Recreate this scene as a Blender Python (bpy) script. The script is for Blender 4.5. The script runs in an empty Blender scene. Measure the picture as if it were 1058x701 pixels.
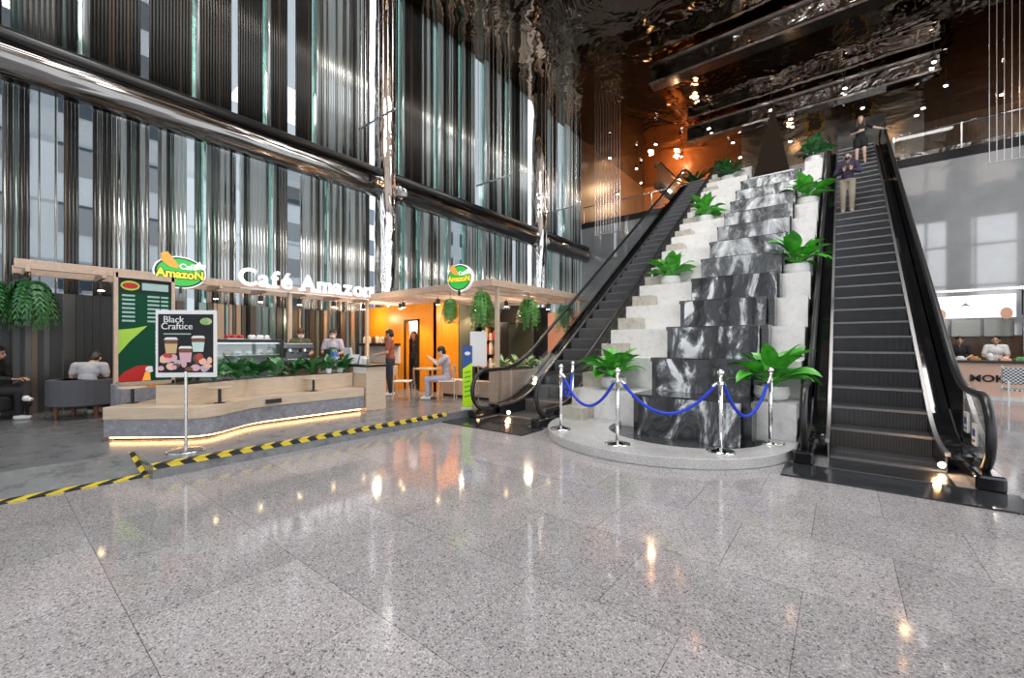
import bpy, bmesh, math, random
from mathutils import Vector, Matrix
random.seed(7)
PI = math.pi
S = bpy.context.scene
C = S.collection
V = Vector

# ------------------------------------------------------------------ materials
M = {}
def mat(name, col, rough=.5, metal=0., ior=1.5, emis=None, es=0., coat=0., alpha=1.):
    m = bpy.data.materials.new(name); m.use_nodes = True
    b = m.node_tree.nodes['Principled BSDF']
    b.inputs['Base Color'].default_value = (*col, 1)
    b.inputs['Roughness'].default_value = rough
    b.inputs['Metallic'].default_value = metal
    b.inputs['IOR'].default_value = ior
    b.inputs['Coat Weight'].default_value = coat
    b.inputs['Coat Roughness'].default_value = .05
    if emis:
        b.inputs['Emission Color'].default_value = (*emis, 1)
        b.inputs['Emission Strength'].default_value = es
    M[name] = m
    return m
def nt(m): return m.node_tree, m.node_tree.nodes, m.node_tree.links, m.node_tree.nodes['Principled BSDF']
def coords(N, L, scale=(1, 1, 1), kind='Object', rot=(0, 0, 0)):
    tc = N.new('ShaderNodeTexCoord'); mp = N.new('ShaderNodeMapping')
    mp.inputs['Scale'].default_value = scale; mp.inputs['Rotation'].default_value = rot
    L.new(tc.outputs[kind], mp.inputs['Vector'])
    return mp.outputs['Vector']
def noise(N, L, vec, scale, detail=3, rough=.5, dist=0.):
    n = N.new('ShaderNodeTexNoise'); n.inputs['Scale'].default_value = scale
    n.inputs['Detail'].default_value = detail; n.inputs['Roughness'].default_value = rough
    n.inputs['Distortion'].default_value = dist
    L.new(vec, n.inputs['Vector']); return n
def ramp(N, L, fac, stops):
    r = N.new('ShaderNodeValToRGB'); e = r.color_ramp.elements
    while len(e) < len(stops): e.new(.5)
    for k, (p, c) in enumerate(stops):
        e[k].position = p; e[k].color = (*c, 1)
    L.new(fac, r.inputs['Fac']); return r
def mixc(N, L, a, b, fac=.5, mode='MIX'):
    x = N.new('ShaderNodeMix'); x.data_type = 'RGBA'; x.blend_type = mode
    for sock, val in ((x.inputs['A'], a), (x.inputs['B'], b), (x.inputs['Factor'], fac)):
        if hasattr(val, 'is_output'): L.new(val, sock)
        elif isinstance(val, tuple): sock.default_value = (*val, 1)
        else: sock.default_value = val
    return x.outputs['Result']
def bump(N, L, b, h, strength, dist=.02):
    n = N.new('ShaderNodeBump'); n.inputs['Strength'].default_value = strength
    n.inputs['Distance'].default_value = dist
    L.new(h, n.inputs['Height']); L.new(n.outputs['Normal'], b.inputs['Normal'])
def speckle(name, c0, c1, c2, scale, rough, ior=1.5, coat=0., tone=.15):
    m = mat(name, c1, rough, ior=ior, coat=coat); t, N, L, b = nt(m)
    v = coords(N, L)
    n1 = noise(N, L, v, scale, 3, .75)
    r1 = ramp(N, L, n1.outputs['Fac'], [(.36, c0), (.47, c1), (.56, c1), (.66, c2)])
    n2 = noise(N, L, v, scale*.03, 4, .6)
    r2 = ramp(N, L, n2.outputs['Fac'], [(.3, (1-tone,)*3), (.7, (1, 1, 1))])
    L.new(mixc(N, L, r1.outputs['Color'], r2.outputs['Color'], 1., 'MULTIPLY'), b.inputs['Base Color'])
    return m
def wood(name, ca, cb, scale=(1, 1, 14), rough=.45, coat=0.):
    m = mat(name, ca, rough, coat=coat); t, N, L, b = nt(m)
    n1 = noise(N, L, coords(N, L, scale), 2.2, 6, .65, .4)
    L.new(ramp(N, L, n1.outputs['Fac'], [(.3, ca), (.7, cb)]).outputs['Color'], b.inputs['Base Color'])
    return m
def glass(name, tint, refl=.12, rough=.03, gcol=(1, 1, 1), wavy=0.):
    m = bpy.data.materials.new(name); m.use_nodes = True; M[name] = m
    t = m.node_tree; N, L = t.nodes, t.links
    N.remove(N['Principled BSDF']); out = N['Material Output']
    tr = N.new('ShaderNodeBsdfTransparent'); tr.inputs['Color'].default_value = (*tint, 1)
    gl = N.new('ShaderNodeBsdfGlossy'); gl.inputs['Roughness'].default_value = rough
    gl.inputs['Color'].default_value = (*gcol, 1)
    fr_ = N.new('ShaderNodeLayerWeight'); fr_.inputs['Blend'].default_value = .5
    fr = N.new('ShaderNodeMath'); fr.operation = 'POWER'; fr.inputs[1].default_value = 4.5; L.new(fr_.outputs['Facing'], fr.inputs[0])
    ad = N.new('ShaderNodeMath'); ad.operation = 'ADD'; ad.inputs[1].default_value = refl; ad.use_clamp = True
    mx = N.new('ShaderNodeMixShader')
    L.new(fr.outputs[0], ad.inputs[0]); L.new(ad.outputs[0], mx.inputs[0])
    L.new(tr.outputs[0], mx.inputs[1]); L.new(gl.outputs[0], mx.inputs[2]); L.new(mx.outputs[0], out.inputs['Surface'])
    if wavy:
        n = noise(N, L, coords(N, L), 1.1, 3); bp = N.new('ShaderNodeBump'); bp.inputs['Strength'].default_value = wavy
        bp.inputs['Distance'].default_value = .15
        L.new(n.outputs['Fac'], bp.inputs['Height']); L.new(bp.outputs['Normal'], gl.inputs['Normal'])
    return m
def wavy(name, col, rough, scale, strength, dist, metal=1., stretch=(1, 1, 1)):
    m = mat(name, col, rough, metal); t, N, L, b = nt(m)
    n = noise(N, L, coords(N, L, stretch), scale, 3, .5, .6)
    bump(N, L, b, n.outputs['Fac'], strength, dist)
    return m

# floor: polished speckled granite slabs, each slab with its own tone and polish
m = mat('granite_floor', (.5, .48, .48), .12, ior=1.55); t, N, L, b = nt(m)
v = coords(N, L)
n1 = noise(N, L, v, 120, 2, .9)
vo = N.new('ShaderNodeTexVoronoi'); vo.inputs['Scale'].default_value = 110; L.new(v, vo.inputs['Vector'])
sx_ = N.new('ShaderNodeSeparateColor'); L.new(vo.outputs['Color'], sx_.inputs[0])
r0 = ramp(N, L, sx_.outputs[0], [(.0, (.13, .125, .13)), (.07, (.21, .2, .205)), (.13, (.36, .345, .35)), (.6, (.425, .41, .415)), (.85, (.5, .485, .49)), (1, (.63, .61, .62))])
n3 = noise(N, L, v, 1.3, 4, .6)
r3 = ramp(N, L, n3.outputs['Fac'], [(.3, (.9, .88, .88)), (.7, (1.1, 1.08, 1.08))])
r0m = mixc(N, L, r0.outputs['Color'], r3.outputs['Color'], 1., 'MULTIPLY')
r1 = ramp(N, L, n1.outputs['Fac'], [(.33, (.4, .4, .4)), (.45, (.92, .92, .92)), (.6, (1.08, 1.08, 1.08)), (.68, (1.25, 1.25, 1.25))])
r1c = mixc(N, L, r0m, r1.outputs['Color'], 1., 'MULTIPLY')
bk = N.new('ShaderNodeTexBrick'); bk.offset = .5; bk.squash = 1
bk.inputs['Scale'].default_value = 1; bk.inputs['Brick Width'].default_value = .93; bk.inputs['Row Height'].default_value = .86
bk.inputs['Mortar Size'].default_value = .0022; bk.inputs['Mortar Smooth'].default_value = 0.1
bk.inputs['Color1'].default_value = (.82, .82, .82, 1); bk.inputs['Color2'].default_value = (1.04, 1.02, 1.02, 1); bk.inputs['Mortar'].default_value = (.38, .36, .35, 1)
mp = N.new('ShaderNodeMapping'); mp.inputs['Location'].default_value = (.187, .37, 0)
tc = N.new('ShaderNodeTexCoord'); L.new(tc.outputs['Object'], mp.inputs['Vector']); L.new(mp.outputs['Vector'], bk.inputs['Vector'])
L.new(mixc(N, L, r1c, bk.outputs['Color'], 1., 'MULTIPLY'), b.inputs['Base Color'])
rr = N.new('ShaderNodeMapRange'); rr.inputs['From Min'].default_value = .82; rr.inputs['From Max'].default_value = 1.04
rr.inputs['To Min'].default_value = .07; rr.inputs['To Max'].default_value = .13
L.new(bk.outputs['Color'], rr.inputs['Value']); L.new(rr.outputs['Result'], b.inputs['Roughness'])

speckle('granite_grey', (.2, .2, .21), (.4, .41, .42), (.52, .53, .54), 60, .04, ior=2.3)
speckle('granite_ledge', (.3, .3, .3), (.56, .55, .54), (.8, .79, .78), 80, .15)
speckle('marble_white', (.74, .73, .71), (.85, .84, .82), (.9, .89, .88), 9, .3, tone=.12)
speckle('marble_beige', (.4, .37, .31), (.55, .51, .44), (.66, .62, .55), 9, .3)
speckle('concrete_floor', (.15, .155, .16), (.22, .225, .23), (.27, .275, .28), 4, .22, tone=.25)
speckle('concrete_band', (.2, .2, .22), (.27, .27, .3), (.36, .36, .39), 14, .7)
speckle('black_granite', (.012, .013, .015), (.03, .032, .036), (.07, .075, .08), 30, .1)
wood('pale_wood', (.52, .4, .29), (.66, .53, .4), (1.5, 1.5, 16))
mat('kiosk_pink', (.84, .56, .43), .5)
wood('pink_wood', (.62, .44, .35), (.74, .56, .46), (1.5, 1.5, 16))
wood('beam_wood', (.48, .34, .25), (.63, .47, .36), (8, 8, 8))
wood('orange_wood', (.9, .27, .008), (.95, .36, .015), (9, 9, .8), .4)
wood('walnut', (.13, .045, .02), (.22, .08, .04), (8, 8, 1))
wood('dark_wood', (.06, .035, .02), (.12, .07, .04), (6, 6, .8), .35)
wood('mocha_wood', (.28, .1, .035), (.42, .17, .06), (5, 5, .6), .3)
mat('olive_panel', (.13, .13, .09), .6)
mat('salmon_panel', (.8, .36, .24), .55)
mat('black', (.012, .012, .013), .35)
mat('black_gloss', (.01, .01, .012), .06, coat=.5)
mat('rubber', (.015, .015, .017), .32)
mat('dark_metal', (.06, .06, .06), .35, .8)
mat('steel', (.6, .6, .61), .25, 1.)
mat('trim_steel', (.4, .4, .41), .4, 1.)
mat('chrome', (.85, .85, .86), .08, 1.)
mat('brushed_dark', (.2, .2, .21), .25, 1.)
wavy('mirror_column', (.6, .6, .59), .05, 1.6, .45, .2, stretch=(1, 1, .22))
wavy('mirror_tube', (.22, .215, .21), .13, 1.6, .5, .2, stretch=(2, .12, 2))
wavy('mirror_ceiling', (.27, .2, .15), .03, .55, .8, .12)
wavy('crinkled_mirror', (.33, .32, .31), .06, .9, 1., .35)
wavy('dark_mirror', (.12, .115, .11), .05, .5, .5, .1)
glass('clear_glass', (.93, .97, .98), .02, .01)
glass('facade_glass', (.5, .53, .54), .06, .02)
glass('smoke_glass', (.16, .17, .17), .08, .03, wavy=.2)
glass('balustrade_glass', (.88, .9, .9), .03, .02)
glass('balustrade_dark', (.05, .052, .055), .05, .03)
glass('case_glass', (.9, .95, .95), .06, .02)
glass('green_edge', (.5, .66, .62), .25, .06, (.85, .95, .92))
def trans(name, col, tw, gl_rough):
    m = bpy.data.materials.new(name); m.use_nodes = True; M[name] = m
    t = m.node_tree; N, L = t.nodes, t.links; N.remove(N['Principled BSDF']); out = N['Material Output']
    a = N.new('ShaderNodeBsdfTranslucent'); a.inputs['Color'].default_value = (*col, 1)
    g = N.new('ShaderNodeBsdfGlossy'); g.inputs['Roughness'].default_value = gl_rough
    x = N.new('ShaderNodeMixShader'); x.inputs[0].default_value = tw
    L.new(a.outputs[0], x.inputs[1]); L.new(g.outputs[0], x.inputs[2]); L.new(x.outputs[0], out.inputs['Surface'])
trans('frosted_rib', (.78, .82, .8), .42, .16)
mat('rib_chrome', (.5, .51, .49), .14, 1.)
mat('rib_dark', (.06, .058, .053), .26, .7)
mat('rib_grey', (.26, .26, .24), .25, .8)
mat('rib_green', (.16, .21, .19), .18, .6)
mat('rib_brown', (.09, .065, .045), .3, .4)
mat('strip_black', (.012, .013, .012), .4)
mat('strip_tan', (.4, .27, .17), .3, .3)
mat('white', (.8, .8, .8), .4)
mat('white_plastic', (.85, .85, .83), .3)
mat('cream', (.75, .68, .5), .5)
mat('lit_white', (.9, .9, .92), .4, emis=(.95, .93, 1), es=.75)
mat('lamp_warm', (1, .8, .5), .4, emis=(1, .72, .4), es=25)
mat('lamp_white', (1, 1, 1), .4, emis=(1, .97, .92), es=30)
mat('led_warm', (1, .7, .4), .4, emis=(1, .55, .22), es=9)
mat('ceiling_lit', (1, 1, 1), .4, emis=(1, .98, .95), es=5)
mat('blue_rope', (.012, .05, .62), .6)
mat('lime', (.5, .85, .0), .45)
mat('sign_blue', (.02, .08, .3), .4)
mat('poster_dark', (.02, .021, .024), .6, ior=1.3)
mat('menu_green', (.003, .06, .028), .7, ior=1.3)
mat('menu_text', (.35, .5, .48), .5)
mat('leaf_lime', (.35, .6, .04), .4)
mat('red', (.5, .01, .008), .6)
mat('logo_green', (.03, .45, .06), .35, emis=(.03, .5, .06), es=.35)
mat('logo_yellow', (.9, .75, .05), .35, emis=(.9, .7, .04), es=.4)
mat('logo_orange', (.85, .38, .05), .35, emis=(.8, .35, .05), es=.3)
mat('logo_white', (.9, .9, .9), .35, emis=(.9, .9, .9), es=.4)
mat('logo_black', (.015, .02, .015), .35)
mat('sofa_grey', (.085, .087, .1), .8)
mat('skin', (.55, .32, .22), .5)
mat('skin_pale', (.72, .48, .38), .5)
mat('hair_black', (.012, .01, .009), .45)
mat('hair_brown', (.1, .045, .02), .45)
mat('cloth_grey', (.42, .42, .45), .85)
mat('cloth_black', (.014, .014, .016), .85)
mat('cloth_purple', (.03, .02, .05), .8)
mat('cloth_beige', (.34, .29, .22), .85)
mat('cloth_rust', (.3, .09, .05), .85)
mat('cloth_olive', (.1, .11, .05), .85)
mat('cloth_lilac', (.5, .44, .5), .85)
mat('cloth_white', (.75, .75, .76), .8)
mat('navy', (.02, .025, .05), .8)
mat('eye_dark', (.01, .01, .01), .2)
mat('lip', (.4, .12, .1), .5)
mat('apron_green', (.03, .12, .06), .8)
mat('pastry', (.55, .3, .1), .6)
mat('fruit_red', (.5, .05, .05), .5)
mat('paper_cup', (.75, .7, .62), .6)
mat('bag_blue', (.08, .2, .6), .5)
mat('peach', (.85, .5, .35), .5)
mat('drink_pink', (.7, .4, .45), .4)
mat('drink_tea', (.6, .42, .2), .4)
mat('drink_mint', (.55, .72, .66), .4)
mat('gold', (.55, .36, .1), .3, 1.)
mat('art_dark', (.03, .03, .04), .4)
mat('bronze_black', (.022, .016, .011), .9, ior=1.15)
mat('pavement', (.5, .5, .5), .8)
mat('facade_white', (.85, .87, .9), .7)
mat('window_blue', (.1, .13, .17), .15)
def leafmat(name, c0, c1, scale=3):
    m = mat(name, c0, .35); t, N, L, b = nt(m)
    n = noise(N, L, coords(N, L), scale, 2)
    L.new(ramp(N, L, n.outputs['Fac'], [(.35, c0), (.65, c1)]).outputs['Color'], b.inputs['Base Color'])
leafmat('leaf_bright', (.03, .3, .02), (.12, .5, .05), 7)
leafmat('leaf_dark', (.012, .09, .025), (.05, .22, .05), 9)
leafmat('leaf_mid', (.05, .24, .08), (.22, .42, .2), 9)
leafmat('leaf_fern', (.04, .2, .03), (.17, .4, .07), 6)
leafmat('leaf_pale', (.2, .38, .1), (.55, .66, .4), 8)
# hazard tape: slanted yellow and black bands
m = mat('hazard', (.8, .6, .02), .5); t, N, L, b = nt(m)
w = N.new('ShaderNodeTexWave'); w.wave_type = 'BANDS'; w.bands_direction = 'DIAGONAL'; w.inputs['Scale'].default_value = 2.6
L.new(coords(N, L, (1, 1, 1)), w.inputs['Vector'])
r = ramp(N, L, w.outputs['Fac'], [(.45, (.015, .015, .015)), (.5, (.75, .58, .04))]); r.color_ramp.interpolation = 'CONSTANT'
L.new(r.outputs['Color'], b.inputs['Base Color'])
# ribbed step metal
m = mat('step_metal', (.12, .12, .13), .38, .6); t, N, L, b = nt(m)
w = N.new('ShaderNodeTexWave'); w.bands_direction = 'X'; w.inputs['Scale'].default_value = 22
L.new(coords(N, L), w.inputs['Vector'])
L.new(ramp(N, L, w.outputs['Fac'], [(.25, (.02, .02, .022)), (.75, (.19, .19, .2))]).outputs['Color'], b.inputs['Base Color'])
bump(N, L, b, w.outputs['Fac'], .6, .01)
mat('step_edge', (.17, .175, .19), .4, .6)
# white water running over black stone
def water_sheet_mat(name, lo, hi):
    m = mat(name, (.5, .5, .5), .12); t, N, L, b = nt(m)
    n1 = noise(N, L, coords(N, L, (1, 1, .45)), 2.3, 7, .62, 1.3)
    r = ramp(N, L, n1.outputs['Fac'], [(lo, (.025, .028, .032)), ((lo+hi)/2, (.13, .14, .15)), (hi, (.85, .88, .9))])
    L.new(r.outputs['Color'], b.inputs['Base Color']); bump(N, L, b, n1.outputs['Fac'], .5, .08)
water_sheet_mat('falling_water', .5, .64)
water_sheet_mat('falling_water_thin', .3, .66)
m = mat('pool_water', (.05, .055, .06), .05); t, N, L, b = nt(m)
n1 = noise(N, L, coords(N, L), 7, 3); bump(N, L, b, n1.outputs['Fac'], .4, .03)
# woven black and white chair cloth
m = mat('woven', (.5, .5, .5), .6); t, N, L, b = nt(m)
ck = N.new('ShaderNodeTexChecker'); ck.inputs['Scale'].default_value = 26
ck.inputs['Color1'].default_value = (.02, .02, .03, 1); ck.inputs['Color2'].default_value = (.7, .72, .75, 1)
L.new(coords(N, L, (1, 1.01, 1.02)), ck.inputs['Vector']); L.new(ck.outputs['Color'], b.inputs['Base Color'])

# ------------------------------------------------------------------ builders
class MB:
    def __init__(s): s.bm = bmesh.new()
    def box(s, lo, hi, R=None, o=None):
        c = (V(lo)+V(hi))/2; d = V(hi)-V(lo)
        mtx = Matrix.Translation(c) @ Matrix.Diagonal((*d, 1))
        if R is not None:
            o = V(o) if o is not None else c
            mtx = Matrix.Translation(o) @ R.to_4x4() @ Matrix.Translation(-o) @ mtx
        bmesh.ops.create_cube(s.bm, size=1, matrix=mtx); return s
    def bar(s, p0, p1, w, h=None, up=(0, 0, 1)):
        p0, p1 = V(p0), V(p1); h = h or w
        z = (p1-p0); ln = z.length; z = z/ln; x = V(up).cross(z)
        if x.length < 1e-4: x = V((1, 0, 0)).cross(z)
        x.normalize(); y = z.cross(x)
        R = Matrix((x, y, z)).transposed().to_4x4()
        bmesh.ops.create_cube(s.bm, size=1, matrix=Matrix.Translation((p0+p1)/2) @ R @ Matrix.Diagonal((w, h, ln, 1))); return s
    def cyl(s, p0, p1, r0, r1=None, n=16):
        p0, p1 = V(p0), V(p1); z = p1-p0; ln = z.length
        q = V((0, 0, 1)).rotation_difference(z)
        bmesh.ops.create_cone(s.bm, cap_ends=True, segments=n, radius1=r0, radius2=r0 if r1 is None else r1, depth=ln,
                              matrix=Matrix.Translation((p0+p1)/2) @ q.to_matrix().to_4x4()); return s
    def ball(s, c, r, n=2, R=None):
        r = (r, r, r) if not hasattr(r, '__len__') else r
        mt = Matrix.Translation(V(c)) @ (R.to_4x4() if R is not None else Matrix.Identity(4)) @ Matrix.Diagonal((*r, 1))
        bmesh.ops.create_icosphere(s.bm, subdivisions=n, radius=1, matrix=mt); return s
    def cap(s, p0, r0, p1, r1, n=12):
        s.ball(p0, r0); s.ball(p1, r1)
        if (V(p1)-V(p0)).length > 1e-4: s.cyl(p0, p1, r0, r1, n)
        return s
    def tube(s, pts, r, n=8, closed=False, rs=None):
        pts = [V(p) for p in pts]; rings = []
        prev = None
        for i, p in enumerate(pts):
            a = pts[max(i-1, 0)] if not closed else pts[i-1]; c = pts[min(i+1, len(pts)-1)] if not closed else pts[(i+1) % len(pts)]
            d = (c-a).normalized()
            if prev is None:
                x = d.orthogonal().normalized()
            else:
                x = (prev - d*prev.dot(d)).normalized()
            prev = x; y = d.cross(x); rad = rs[i] if rs else r
            rings.append([s.bm.verts.new(p+(x*math.cos(2*PI*k/n)+y*math.sin(2*PI*k/n))*rad) for k in range(n)])
        m = len(rings)
        for i in range(m if closed else m-1):
            A, B = rings[i], rings[(i+1) % m]
            for k in range(n): s.bm.faces.new((A[k], A[(k+1) % n], B[(k+1) % n], B[k]))
        if not closed:
            s.bm.faces.new(rings[0][::-1]); s.bm.faces.new(rings[-1])
        return s
    def lathe(s, prof, o=(0, 0, 0), n=32, sx=1., sy=1.):
        rings = [[s.bm.verts.new((o[0]+r*sx*math.cos(2*PI*k/n), o[1]+r*sy*math.sin(2*PI*k/n), o[2]+z)) for k in range(n)] for r, z in prof]
        for A, B in zip(rings, rings[1:]):
            for k in range(n): s.bm.faces.new((A[k], A[(k+1) % n], B[(k+1) % n], B[k]))
        s.bm.faces.new(rings[0][::-1]); s.bm.faces.new(rings[-1]); return s
    def plate(s, pts, o, u, v, t0=0., t1=.01):
        o, u, v = V(o), V(u).normalized(), V(v).normalized(); n = u.cross(v)
        A = [s.bm.verts.new(o+u*a+v*b+n*t0) for a, b in pts]; B = [s.bm.verts.new(o+u*a+v*b+n*t1) for a, b in pts]
        k = len(pts)
        fs = [s.bm.faces.new(A[::-1]), s.bm.faces.new(B)]
        for i in range(k): s.bm.faces.new((A[i], A[(i+1) % k], B[(i+1) % k], B[i]))
        bmesh.ops.triangulate(s.bm, faces=[f for f in fs if len(f.verts) > 4])
        return s
    def prism(s, pts, z0, z1): return s.plate(pts, (0, 0, 0), (1, 0, 0), (0, 1, 0), z0, z1)
    def ribbon(s, path, x0, x1):
        """path: list of (y, zlo, zhi); a long bar between x0 and x1."""
        rings = [[s.bm.verts.new(p) for p in ((x0, y, a), (x1, y, a), (x1, y, b), (x0, y, b))] for y, a, b in path]
        for A, B in zip(rings, rings[1:]):
            for k in range(4): s.bm.faces.new((A[k], A[(k+1) % 4], B[(k+1) % 4], B[k]))
        s.bm.faces.new(rings[0][::-1]); s.bm.faces.new(rings[-1]); return s
    def face(s, pts): s.bm.faces.new([s.bm.verts.new(p) for p in pts]); return s
    def build(s, name, material, parent=None, smooth=False, bevel=0., shift=None, two=None):
        bm = s.bm
        bmesh.ops.recalc_face_normals(bm, faces=bm.faces)
        off = shift
        if off is None and parent is not None:
            off = V((0, 0, 0)); q = parent
            while q is not None: off = off + q.location; q = q.parent
            if parent.get('_local'): off = None
        if off is not None: bmesh.ops.translate(bm, verts=bm.verts, vec=-V(off))
        me = bpy.data.meshes.new(name); bm.to_mesh(me); bm.free()
        if smooth:
            for p in me.polygons: p.use_smooth = True
        o = bpy.data.objects.new(name, me); C.objects.link(o)
        me.materials.append(M[material])
        if parent is not None: o.parent = parent
        if bevel:
            b = o.modifiers.new('edge', 'BEVEL'); b.width = bevel; b.segments = 2; b.limit_method = 'ANGLE'
        return o
def thing(name, label, cat, loc=(0, 0, 0), group=None, rz=0., local=False):
    o = bpy.data.objects.new(name, None); C.objects.link(o)
    o.location = loc; o.rotation_euler = (0, 0, rz); o['label'] = label; o['category'] = cat
    if group: o['group'] = group
    if local: LOCAL.add(o.name)
    return o
LOCAL = set()
_b = MB.build
def build(s, name, material, parent=None, **k):
    """Meshes are drawn in world coordinates; under a `local` thing they are drawn in its own."""
    q = parent
    while q is not None and q.parent is not None: q = q.parent
    if q is not None and q.name in LOCAL: k['shift'] = (0, 0, 0)
    return _b(s, name, material, parent, **k)
MB.build = build
def tag(o, label, cat, group=None, kind=None):
    o['label'] = label; o['category'] = cat
    if group: o['group'] = group
    if kind: o['kind'] = kind
    return o
def struct(o, label=None):
    o['kind'] = 'structure'
    if label: o['label'] = label
    return o
def kids(o): return [c for c in C.objects if c.parent is o]
CH = {}
def dup(o, loc=None, rz=None, label=None, parent=None):
    c = o.copy(); C.objects.link(c)
    if parent is not None: c.parent = parent
    if loc is not None: c.location = loc
    if rz is not None: c.rotation_euler = (0, 0, rz)
    if label: c['label'] = label
    for ch in o.children: dup(ch, parent=c)
    return c
def text(name, body, size, o, u, v, material, parent=None, ext=.01, bold=0., align='CENTER', shear=0., sx=1.):
    cu = bpy.data.curves.new(name, 'FONT'); cu.body = body; cu.size = size; cu.extrude = ext; cu.offset = bold
    cu.align_x = align; cu.align_y = 'CENTER'; cu.shear = shear; cu.space_character = 1.0
    t = bpy.data.objects.new(name, cu); C.objects.link(t); cu.materials.append(M[material])
    u, v = V(u).normalized(), V(v).normalized(); n = u.cross(v)
    loc = V(o)
    if parent is not None:
        q = parent
        while q is not None:
            if q.name in LOCAL: break
            loc = loc-q.location; q = q.parent
    bpy.context.view_layer.update()
    me = bpy.data.meshes.new_from_object(t.evaluated_get(bpy.context.evaluated_depsgraph_get()))
    me.name = name; bpy.data.objects.remove(t)
    o = bpy.data.objects.new(name, me); C.objects.link(o); o.parent = parent
    o.matrix_local = Matrix.Translation(loc) @ Matrix((u*sx, v, n)).transposed().to_4x4()
    return o
def ell(a, b, n=32, c=(0, 0)): return [(c[0]+a*math.cos(2*PI*k/n), c[1]+b*math.sin(2*PI*k/n)) for k in range(n)]
def lamp(loc, power, col=(1, .75, .45), r=.06, kind='POINT', spot=None, rot=None):
    l = bpy.data.lights.new('lamp_light', kind); l.energy = power; l.color = col
    if kind != 'SUN' and kind != 'AREA': l.shadow_soft_size = r
    if kind == 'SPOT': l.spot_size = spot or 1.4; l.spot_blend = .6
    o = bpy.data.objects.new('lamp_light', l); C.objects.link(o); o.location = loc
    if rot: o.rotation_euler = rot
    return o

# ------------------------------------------------------------------ camera, world
TH = math.atan2(341, 431)
cd = bpy.data.cameras.new('camera'); cam = bpy.data.objects.new('camera', cd); C.objects.link(cam)
cam.location = (0, 0, 1.5); cam.rotation_euler = (PI/2, 0, TH)
cd.sensor_width = 36; cd.lens = 36*431/1058; cd.shift_y = 4.5/1058; cd.clip_end = 400; cd.clip_start = .05
S.camera = cam
W = bpy.data.worlds.new('sky'); S.world = W; W.use_nodes = True
wn, wl = W.node_tree.nodes, W.node_tree.links
bg = wn['Background']; bg.inputs['Strength'].default_value = 2.2
g = wn.new('ShaderNodeTexGradient'); tcw = wn.new('ShaderNodeTexCoord'); mpw = wn.new('ShaderNodeMapping')
mpw.inputs['Rotation'].default_value = (0, PI/2, 0); mpw.inputs['Location'].default_value = (.3, 0, 0)
wl.new(tcw.outputs['Generated'], mpw.inputs['Vector']); wl.new(mpw.outputs['Vector'], g.inputs['Vector'])
rw = wn.new('ShaderNodeValToRGB'); rw.color_ramp.elements[0].color = (.97, .98, 1, 1); rw.color_ramp.elements[1].color = (.88, .93, 1, 1)
wl.new(g.outputs['Fac'], rw.inputs['Fac']); wl.new(rw.outputs['Color'], bg.inputs['Color'])
S.view_settings.view_transform = 'Standard'; S.view_settings.look = 'None'
S.view_settings.exposure = .17; S.view_settings.gamma = 1; S.view_settings.use_curve_mapping = False
S.cycles.max_bounces = 10; S.cycles.transparent_max_bounces = 24; S.cycles.sample_clamp_indirect = 6
S.cycles.caustics_reflective = False; S.cycles.caustics_refractive = False

# ------------------------------------------------------------------ the hall
XF, YB, ZM, ZC = -12.5, 22.6, 8.8, 14.
CAF = .15           # raised cafe floor
struct(MB().box((-12.5, -9, -.3), (13, 22.6, 0)).build('floor', 'granite_floor'))
struct(MB().box((-12.6, -9.2, ZC), (13.2, 33.2, ZC+.3)).build('ceiling', 'mirror_ceiling'))
cf = MB().prism([(-12.45, 1.15), (-5.95, 1.15), (-5.95, 12.9), (-12.45, 12.9)], .001, CAF)
cf.prism([(-12.45, -3), (-6.9, -3), (-6.9, 1.15), (-12.45, 1.15)], .001, CAF)
struct(cf.build('floor_cafe', 'concrete_floor'))
rm = MB()
rm.plate([(-6.9, CAF), (-6.2, .004), (-6.2, .001), (-6.9, .001)], (0, 1.15, 0), (1, 0, 0), (0, 0, 1), 0, 1.1)
struct(rm.build('floor_ramp', 'concrete_floor'))
# street beyond the glass
struct(MB().box((-80, -60, -.4), (-12.7, 70, -.1)).build('street', 'pavement'))
def tower(x, y0, y1, h, label, floors, cols):
    t = thing('city_building', label, 'building', (x, (y0+y1)/2, -.1))
    MB().box((x-8, y0, -.1), (x, y1, h)).build('wall', 'facade_white', t)
    first = None; dy = (y1-y0)/cols; dz = h/floors
    for i in range(floors):
        for j in range(cols):
            yy = y0+dy*(j+.5); zz = dz*(i+.55)
            if first is None:
                first = MB().box((x-.05, yy-dy*.33, zz-dz*.25), (x+.08, yy+dy*.33, zz+dz*.25)).build('window', 'window_blue', t); f0 = (yy, zz)
            else:
                c = first.copy(); C.objects.link(c); c.parent = t; c.location = (0, yy-f0[0], zz-f0[1])
tower(-34, -22, 8, 30, 'white office building with dark window rows seen through the glass wall', 9, 10)
tower(-40, 16, 50, 20, 'pale lower building across the street seen through the farther glass bays', 6, 9)

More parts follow.
